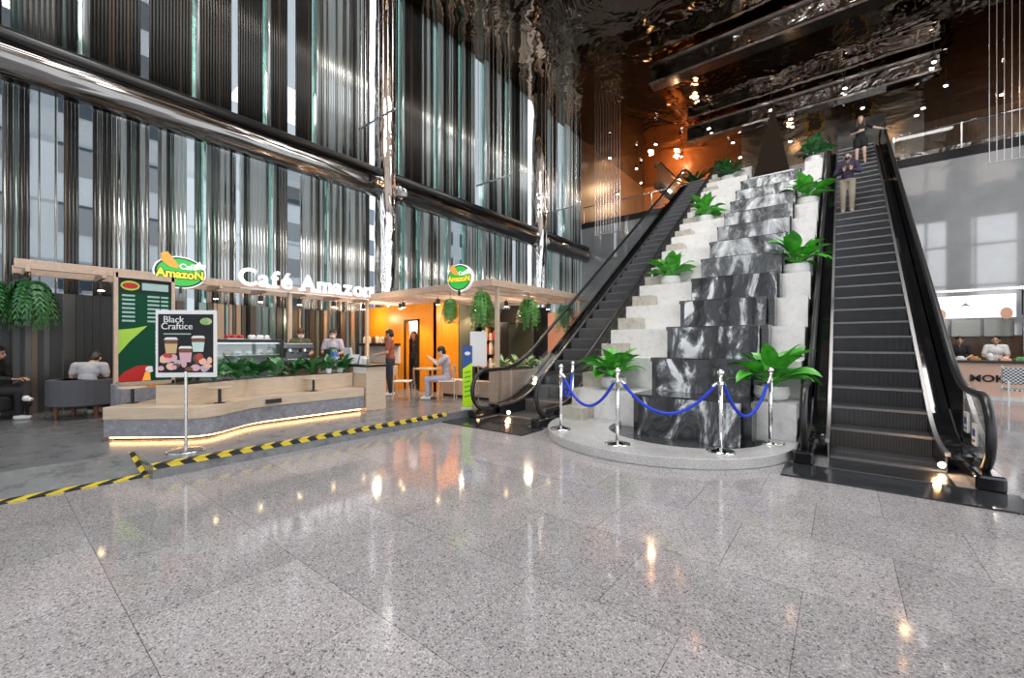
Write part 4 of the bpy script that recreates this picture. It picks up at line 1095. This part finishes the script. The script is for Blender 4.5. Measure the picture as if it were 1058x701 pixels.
for c0 in (-.3, .02, .2):
    tx = MB()
    for i in range(7):
        wd = .16 if c0 < .1 else .1
        tx.plate([(c0, .58-.07*i), (c0+wd, .58-.07*i), (c0+wd, .61-.07*i), (c0, .61-.07*i)], o_, UX, UZ, 0, .003)
    tx.build('print', 'menu_text', t)
tx = MB()
for i in range(6): tx.plate([(.12, -.02-.07*i), (.3, -.02-.07*i), (.3, .01-.07*i), (.12, .01-.07*i)], o_, UX, UZ, 0, .003)
tx.build('print', 'menu_text', t)
MB().plate([(-.05, .7), (.3, .7), (.3, .82), (-.05, .82)], o_, UX, UZ, .004, .006).build('header_print', 'menu_text', t)
MB().plate([(-.36, -.4), (-.36, .02), (-.16, .05), (.02, .1), (-.2, -.16)], o_, UX, UZ, .003, .006).build('leaf_print', 'leaf_lime', t)
pa = [(-.36, -.83), (-.36, -.78), (-.27, -.67), (-.12, -.58), (0, -.57), (.07, -.62), (.05, -.74), (-.02, -.83)]
MB().plate(pa, o_, UX, UZ, .004, .01).build('parrot', 'red', t)
MB().plate(ell(.06, .055, 20, (.05, -.64)), o_, UX, UZ, .01, .014).build('parrot_face', 'white', t)
MB().plate([(.08, -.6), (.14, -.61), (.16, -.7), (.12, -.78), (.1, -.7)], o_, UX, UZ, .014, .018).build('parrot_beak', 'logo_black', t)
MB().plate([(-.05, -.83), (-.01, -.68), (.05, -.7), (.06, -.83)], o_, UX, UZ, .012, .016).build('parrot_cheek', 'logo_orange', t)

# poster on a stand
R_ = V((.7843, .6204, 0)); bx = V((-6.43, 1.56, CAF))
R_ = V((math.cos(.75), math.sin(.75), 0)); Nn = R_.cross(V(UZ))
t = thing('poster_stand', 'white framed drinks poster on a steel pole stand by the bench', 'sign', tuple(bx))
MB().lathe([(.2, 0), (.2, .012), (.17, .025), (.03, .04)], tuple(bx)).build('base', 'steel', t, smooth=True)
MB().cyl(bx+V((0, 0, .03)), bx+V((0, 0, 1.0)), .018).build('pole', 'steel', t)
pc = bx+V((0, 0, 1.345))
MB().plate([(-.36, -.42), (.36, -.42), (.36, .42), (-.36, .42)], pc, R_, UZ, -.025, 0).build('frame', 'white', t, bevel=.008)
MB().plate([(-.325, -.36), (.325, -.36), (.325, .37), (-.325, .37)], pc, R_, UZ, 0, .003).build('poster', 'poster_dark', t)
text('headline', 'Black', .115, pc+R_*-.14+V((0, 0, .3))+Nn*.01, R_, UZ, 'white', t, .003, .0)
text('headline', 'Craftice', .115, pc+R_*-.1+V((0, 0, .215))+Nn*.01, R_, UZ, 'white', t, .003, .0)
MB().plate([(-.26, .115), (.06, .115), (.06, .13), (-.26, .13)], pc, R_, UZ, .003, .005).build('underline', 'menu_text', t)
MB().plate(ell(.07, .045, 20, (.24, .28)), pc, R_, UZ, .003, .006).build('logo_oval', 'leaf_pale', t)
rng = random.Random(9)
for i in range(26):
    x = rng.uniform(-.29, .29); y = rng.uniform(-.33, -.12)
    MB().plate(ell(rng.uniform(.03, .06), rng.uniform(.025, .05), 9, (x, y)), pc, R_, UZ, .003, .004+.00006*i).build('fruit_print', ('drink_pink', 'fruit_red', 'peach', 'walnut', 'cloth_lilac')[rng.randrange(5)], t)
for x, y, mt in ((-.17, -.02, 'drink_tea'), (.15, .0, 'drink_mint'), (.0, -.13, 'drink_pink')):
    MB().plate([(x-.06, y-.1), (x+.06, y-.1), (x+.075, y+.02), (x-.075, y+.02)], pc, R_, UZ, .006, .009).build('cup_print', mt, t)
    MB().plate([(x-.075, y+.02), (x+.075, y+.02), (x+.078, y+.07), (x-.078, y+.07)], pc, R_, UZ, .006, .009).build('cup_print', 'walnut', t)
    MB().plate([(x-.085, y+.07), (x+.085, y+.07), (x+.06, y+.1), (x-.06, y+.1)], pc, R_, UZ, .006, .009).build('cup_lid_print', 'white', t)
# banner and white board by the left escalator
bx = V((-6.13, 6.25, CAF)); R2 = V((math.cos(.66), math.sin(.66), 0))
t = thing('pull_up_banner', 'narrow lime green standing banner with blue top by left escalator', 'banner', tuple(bx))
MB().plate([(-.1, .0), (.1, .0), (.1, .95), (-.1, .82)], bx, R2, UZ, -.01, 0).build('cloth', 'lime', t)
MB().plate([(-.1, .82), (.1, .95), (.1, 1.3), (-.1, 1.3)], bx, R2, UZ, -.01, 0).build('top_print', 'sign_blue', t)
MB().plate(ell(.06, .04, 16, (0, 1.14)), bx, R2, UZ, 0, .003).build('print', 'white', t)
for i in range(6): MB().plate([(-.06, .72-.1*i), (.06, .75-.1*i), (.06, .78-.1*i), (-.06, .75-.1*i)], bx, R2, UZ, 0, .003).build('print', 'leaf_bright', t)
MB().plate([(-.12, .0), (.12, .0), (.12, .03), (-.12, .03)], bx, R2, UZ, -.12, .1).build('base', 'steel', t)
bx = V((-6.5, 6.98, CAF))
t = thing('notice_stand', 'blank white notice board on a thin pole behind the lime banner', 'sign', tuple(bx))
MB().plate([(-.19, .82), (.19, .82), (.19, 1.62), (-.19, 1.62)], bx, R2, UZ, -.02, .0).build('board', 'white', t, bevel=.006)
MB().cyl(bx, bx+V((0, 0, .85)), .016).build('pole', 'steel', t); MB().cyl(bx, bx+V((0, 0, .015)), .14).build('base', 'steel', t)

# hazard tape
def tape(boxes, label):
    b = MB()
    for lo, hi in boxes: b.box(lo, hi)
    return tag(b.build('hazard_tape', 'hazard'), label, 'tape', 'hazard tapes on the floor edges')
tape([((-6.06, 1.15, CAF), (-5.944, 5.5, CAF+.004)), ((-5.949, 1.15, CAF-.045), (-5.944, 5.5, CAF+.004))], 'yellow and black tape along the front edge of the raised cafe floor')
tape([((-6.36, .02, .002), (-6.12, 1.2, .016))], 'yellow and black tape across the foot of the ramp')
for (yy, lb) in ((1.1, 'yellow and black tape up the right side of the ramp'), (.02, 'yellow and black tape up the left side of the ramp')):
    b = MB(); b.plate([(-6.9, CAF+.004), (-6.2, .012), (-6.2, .006), (-6.9, CAF-.002)], (0, yy+.07, 0), (1, 0, 0), (0, 0, 1), 0, .07)
    tag(b.build('hazard_tape', 'hazard'), lb, 'tape', 'hazard tapes on the floor edges')

# hanging ferns
def fern(x, y, z, r, drop, seed, label, mt='leaf_fern', n=70):
    t = thing('hanging_fern', label, 'plant', (x, y, z), 'ferns hanging from the pergola')
    rng = random.Random(seed); fo = MB()
    for i in range(n):
        a = rng.uniform(0, 2*PI); ro = r*rng.uniform(.3, 1.); dr = drop*rng.uniform(.5, 1.)
        pts = []
        for k in range(11):
            f = k/10; rad = ro*(1-(1-f)**2.2); zz = z+.12*math.sin(PI*min(1, f*2.2))*(.6+.4*rng.random())-dr*f**1.7
            pts.append(V((x+math.cos(a)*rad, y+math.sin(a)*rad, zz)))
        side = V((-math.sin(a), math.cos(a), 0))
        for k in range(10):
            p, q = pts[k], pts[k+1]; ln = .075*math.sin(PI*(.12+.85*k/10)); dn = (q-p)
            for s in (-1, 1):
                tip = p+side*s*ln+dn*.7
                fo.face((p, p+side*s*ln*.5+dn*.05, tip, p+side*s*ln*.45+dn*.6))
    fo.build('foliage', mt, t)
    MB().lathe([(.05, -.1), (.11, -.06), (.13, .02), (.12, .03)], (x, y, z), 20).build('pot', 'black', t)
    MB().cyl((x, y, z+.03), (x, y, max(ZP-.16, z+.1)), .006, n=6).build('hanger', 'black', t)
fern(-11.15, .5, 2.52, .42, .85, 1, 'large hanging fern at the left end of the pergola', 'leaf_dark', 110)
fern(-11.3, .05, 2.5, .4, .8, 2, 'hanging fern cut by the left edge of the picture', 'leaf_dark', 90)
fern(-7.5, 7.05, 2.5, .26, .6, 3, 'hanging fern left of the round logo sign on the projecting pergola end')
fern(-6.5, 7.1, 2.62, .34, .85, 4, 'largest hanging fern at the projecting corner of the pergola', n=90)
fern(-6.2, 8.5, 2.55, .34, .8, 5, 'hanging fern midway along the escalator side of the pergola')
fern(-6.2, 10.3, 2.5, .4, .75, 6, 'dark hanging fern seen behind the left escalator', 'leaf_dark')

# ------------------------------------------------------------------ seats and cafe people
t = thing('armchair', 'dark grey round-backed armchair on walnut legs seen from behind', 'armchair', (-10.9, 1.15, CAF))
ac = V((-10.9, 1.15, 0)); fr = V((-.75, .45, 0)).normalized()      # it looks away from the viewer
ar0 = math.atan2(-fr.y, -fr.x)
def arcpts(r0, r1, a0, a1, n=18): return [(ac.x+r1*math.cos(ar0+a0+(a1-a0)*k/n), ac.y+r1*math.sin(ar0+a0+(a1-a0)*k/n)) for k in range(n+1)]+[(ac.x+r0*math.cos(ar0+a1-(a1-a0)*k/n), ac.y+r0*math.sin(ar0+a1-(a1-a0)*k/n)) for k in range(n+1)]
MB().prism(arcpts(.38, .5, -1.9, 1.9), .4, .85).build('backrest', 'sofa_grey', t, bevel=.03)
MB().prism([(ac.x+.42*math.cos(2*PI*k/28), ac.y+.42*math.sin(2*PI*k/28)) for k in range(28)], .38, .55).build('seat', 'sofa_grey', t, bevel=.03)
for a in (.8, 2.3, -.8, -2.3):
    p = ac+V((.38*math.cos(ar0+a), .38*math.sin(ar0+a), 0)); MB().cyl(p+V((0, 0, CAF)), p+V((0, 0, .4)), .022, .04).build('leg', 'walnut', t)
rz = math.atan2(fr.x, -fr.y)
SIT = dict(pel=(0, 0, .52), che=(0, -.03, .86), nek=(0, -.06, 1.04), hd=(0, -.12, 1.16), sl=(.17, -.04, .99), sr=(-.17, -.04, .99), el=(.25, -.12, .74), er=(-.25, -.12, .74), wl=(.12, -.34, .72), wr=(-.12, -.34, .72),
           dl=(-.4, -1, 0), dr=(.4, -1, 0), nl=(0, 0, -1), nr=(0, 0, -1), hl=(.09, -.05, .5), hr=(-.09, -.05, .5), kl=(.13, -.47, .5), kr=(-.13, -.47, .5), al=(.13, -.45, .085), ar=(-.13, -.45, .085))
SA = dict(SIT); SA.update(che=(0, -.1, .82), nek=(0, -.2, .98), hd=(0, -.3, 1.06), sl=(.2, -.13, .93), sr=(-.2, -.13, .93))
person((-10.9, 1.15, CAF), rz, 'person in light grey shirt slouched in the grey armchair seen from behind', SA, 'cloth_grey', 'navy', 'hair_black', sleeve='short', nod=.7)
# sofa and dark-clad person at far left
t = thing('dark_armchair', 'black low armchair in the shade at the left edge', 'armchair', (-11.75, .05, CAF), None, 2.61, True)
MB().box((-.42, -.36, .16), (.42, .36, .42)).build('seat', 'cloth_black', t, bevel=.05); MB().box((-.42, .26, .16), (.42, .42, .82)).build('backrest', 'cloth_black', t, bevel=.05)
for x in (-.36, .36):
    for y in (-.3, .36): MB().cyl((x, y, 0), (x, y, .17), .025).build('leg', 'black', t)
S2 = dict(SIT); S2.update(kl=(.02, -.47, .6), al=(-.26, -.62, .42), tl=(-.5, -.7, 0), hd=(0, -.1, 1.17))
person((-11.75, .05, CAF), 2.61, 'person in black with white shoes sitting cross-legged in the black armchair', S2, 'cloth_black', 'cloth_black', 'hair_black', sleeve='long', nod=.2)
# orange cabinet
t = thing('orange_cabinet', 'narrow bright orange cabinet beside the armchair and the menu board', 'cabinet', (-11.6, 2.4, CAF))
MB().box((-11.9, 2.1, CAF), (-11.4, 2.55, 1.55)).build('body', 'orange_wood', t, bevel=.01); MB().box((-11.4, 2.13, CAF+.05), (-11.385, 2.52, 1.5)).build('door', 'orange_wood', t)
MB().cyl((-11.37, 2.48, .8), (-11.37, 2.48, 1.0), .008).build('handle', 'steel', t)
# baristas and customer
BA = dict(el=(.24, -.05, 1.12), wl=(.1, -.3, 1.06), er=(-.24, -.05, 1.12), wr=(-.1, -.3, 1.06), dl=(-.3, -1, 0), dr=(.3, -1, 0), nl=(0, 0, -1), nr=(0, 0, -1))
person((-10.3, 4.75, CAF), 1.3, 'barista in olive top bent over the espresso machine', BA, 'cloth_olive', 'cloth_black', 'hair_brown', nod=.4, apron='apron_green', mask='white')
person((-10.25, 5.55, CAF), .9, 'barista with pale top standing at the bar behind the till', BA, 'cloth_lilac', 'cloth_black', 'hair_black', nod=.25, apron='apron_green', mask='white')
person((-9.15, 6.5, CAF), -.75, 'customer in rust brown shirt and dark trousers leaning at the bar end', BA, 'cloth_rust', 'navy', 'hair_black', sleeve='short', shoes='white', nod=.3, look=-.3)
person((-10.3, KY+.42, CAF), .6, 'person in dark clothes standing in the doorway of the orange wall', dict(), 'cloth_black', 'cloth_black', 'hair_black', sleeve='long', shoes='black', long_hair=True)
# table, chair, seated woman
t = thing('cafe_table', 'small square table where the woman in lilac sits', 'table', (-7.95, 6.75, CAF))
MB().box((-8.25, 6.5, .86), (-7.6, 7.05, .89)).build('table_top', 'pale_wood', t, bevel=.006); MB().cyl((-7.92, 6.78, CAF+.02), (-7.92, 6.78, .86), .03).build('leg', 'black', t); MB().cyl((-7.92, 6.78, CAF), (-7.92, 6.78, CAF+.02), .2).build('foot_plate', 'black', t)
def chair(loc, rz, label):
    t = thing('cafe_chair', label, 'chair', loc, 'cafe chairs at the small table', rz, local=True)
    MB().box((-.2, -.2, .43), (.2, .2, .46)).build('seat', 'white_plastic', t, bevel=.01)
    for sx in (-1, 1):
        for sy in (-1, 1):
            MB().cyl((sx*.2, sy*.2, 0), (sx*.17, sy*.17, .44 if sy < 0 else .82), .014).build('leg', 'pale_wood', t)
    MB().box((-.2, .16, .6), (.2, .19, .82)).build('backrest', 'pale_wood', t, bevel=.01)
chair((-8.3, 6.25, CAF), 2.3, 'light timber chair with empty white seat in front of orange wall')
chair((-7.5, 6.95, CAF), -.9, 'light timber chair under the seated woman')
S3 = dict(SIT); S3.update(el=(.22, -.2, .84), er=(-.22, -.2, .84), wl=(.06, -.4, .98), wr=(-.08, -.4, .98), hd=(0, -.14, 1.14), dl=(-.4, -.6, .6), dr=(.4, -.6, .6))
person((-7.5, 6.95, CAF), -.9, 'woman in lilac top sitting at the small cafe table', S3, 'cloth_lilac', 'cloth_lilac', 'hair_black', 'skin_pale', sleeve='short', nod=.4, long_hair=False)

# ------------------------------------------------------------------ kiosk at right
t = thing('kiosk_counter', 'long salmon pink kiosk counter with black lettering right of the tall escalator', 'counter', (4.3, 16.8, 0))
MB().box((2.2, 16.5, .1), (8, 17.1, .98)).build('body', 'kiosk_pink', t, bevel=.01); MB().box((2.15, 16.46, 0), (8, 17.1, .1)).build('plinth', 'white', t)
MB().box((2.1, 16.4, .98), (8.05, 17.2, 1.04)).build('worktop', 'black', t)
text('lettering', 'MOK', .25, (3.02, 16.49, .56), (1, 0, 0), UZ, 'black', t, .008, .006, sx=1.15)
t = thing('kiosk_shelving', 'kiosk back wall unit with white sign band above grey menu panels', 'shop unit', (4.3, 19.4, 0))
MB().box((2.0, 19.3, 0), (8, 19.5, 1.75)).build('body', 'dark_wood', t)
MB().box((2.0, 19.2, 2.3), (4.1, 19.4, 3.0)).build('sign_band', 'lit_white', t)
for x in (2.05, 2.75, 3.45): MB().box((x, 19.22, 1.72), (x+.62, 19.34, 2.25)).build('menu_panel', 'rib_grey', t)
k_ = V((3.05, 19.19, 2.68)); MB().plate([(-.15, -.06), (0, .1), (.15, -.06), (.05, 0), (-.05, 0)], k_, (1, 0, 0), UZ, 0, .01).build('emblem', 'dark_metal', t)
for x in (2.5, 3.9): MB().plate(ell(.13, .18, 14), (x, 19.19, 2.42), (1, 0, 0), UZ, 0, .02).build('emblem', 'peach', t)
t = thing('kiosk_canopy', 'black canopy box on steel frame at the right of the kiosk', 'canopy', (5, 18, 0))
MB().box((4.2, 17.3, 2.35), (8, 19.2, 3.1)).build('body', 'black', t)
for (x, y) in ((4.25, 17.35), (5.3, 17.35), (4.25, 19.1)): MB().box((x-.05, y-.05, 0), (x+.05, y+.05, 3.2)).build('post', 'steel', t)
MB().box((4.1, 17.25, 3.1), (8, 17.35, 3.2)).build('rail', 'steel', t); MB().box((1.6, 19.1, 3.12), (8, 19.3, 3.2)).build('rail', 'steel', t)
MB().box((4.35, 17.5, 1.3), (4.75, 19.0, 2.35)).build('side_panel', 'rib_grey', t)
KA = BA
person((2.75, 18.1, 0), 0., 'kiosk worker in black behind the left of the pink counter', KA, 'cloth_black', 'cloth_black', 'hair_black', nod=.2)
person((3.5, 18.2, 0), -.3, 'kiosk worker in white behind the pink counter', KA, 'cloth_white', 'cloth_black', 'hair_black', nod=.1)
rng = random.Random(12)
for i in range(14):
    x = 2.3+.27*i; mt = ('cream', 'peach', 'white_plastic', 'leaf_mid', 'pastry')[rng.randrange(5)]
    if i % 3 == 0:
        b = MB().lathe([(.05, 0), (.07, .12), (.06, .15), (.03, .2)], (x, 16.75, 1.04), 16)
    else:
        b = MB().box((x-.1, 16.65, 1.04), (x+.1, 16.9, 1.1)); b.ball((x, 16.77, 1.11), (.08, .09, .04))
    tag(b.build('counter_dish', mt, bevel=.008), 'small dish or jar set out on the pink kiosk counter', 'dish', 'dishes on the kiosk counter')
t = thing('cream_case', 'cream cabinet with two dark openings on the right of kiosk counter', 'cabinet', (4.95, 16.9, 1.04))
MB().box((4.6, 16.6, 1.04), (5.5, 17.1, 1.9)).build('body', 'cream', t, bevel=.02)
for zz in (1.25, 1.6): MB().cyl((4.9, 16.59, zz), (4.9, 16.62, zz), .08).build('opening', 'black', t)
lamp((3.2, 17.4, 2.9), 40, (1, .9, .78), .15); lamp((4.9, 16.2, 3.4), 25, (1, .92, .8), .15)
# woven chair by kiosk
t = thing('woven_chair', 'white framed chair with black and white woven seat by the kiosk', 'chair', (3.38, 15.2, 0), None, 0., True)
MB().box((-.3, -.25, .38), (.3, .25, .42)).build('seat', 'woven', t, bevel=.01)
MB().box((-.32, .22, .5), (.32, .27, .92)).build('backrest', 'woven', t, bevel=.02)
for s in (-1, 1):
    MB().tube([(s*.31, -.27, 0), (s*.31, -.27, .62), (s*.31, .25, .62)], .018, 10).build('leg', 'white_plastic', t)
    MB().tube([(s*.31, .27, 0), (s*.31, .26, .95)], .018, 10).build('leg', 'white_plastic', t)
    MB().box((s*.31-.02, -.25, .36), (s*.31+.02, .25, .39)).build('seat_rail', 'white_plastic', t)
o = [q for q in C.objects if q.name == 'woven_chair'][0]
dup(o, (4.25, 15.0, 0), .3, 'second woven black and white chair cut by the right edge')

# ------------------------------------------------------------------ added area lights without fixtures, brightening floor and waterfall
for (x, y, w_, h_, p) in ((-3.2, 1.2, 5., 3.4, 900), (-2.2, 9.6, 3.4, 4., 620), (3.5, 12, 3, 3, 350)):
    l = bpy.data.lights.new('hall_fill', 'AREA'); l.shape = 'RECTANGLE'; l.size = w_; l.size_y = h_; l.energy = p; l.color = (1, .97, .94)
    o = bpy.data.objects.new('hall_fill', l); C.objects.link(o); o.location = (x, y, ZC-.05)
for o in list(C.objects):
    if '_local' in o: del o['_local']
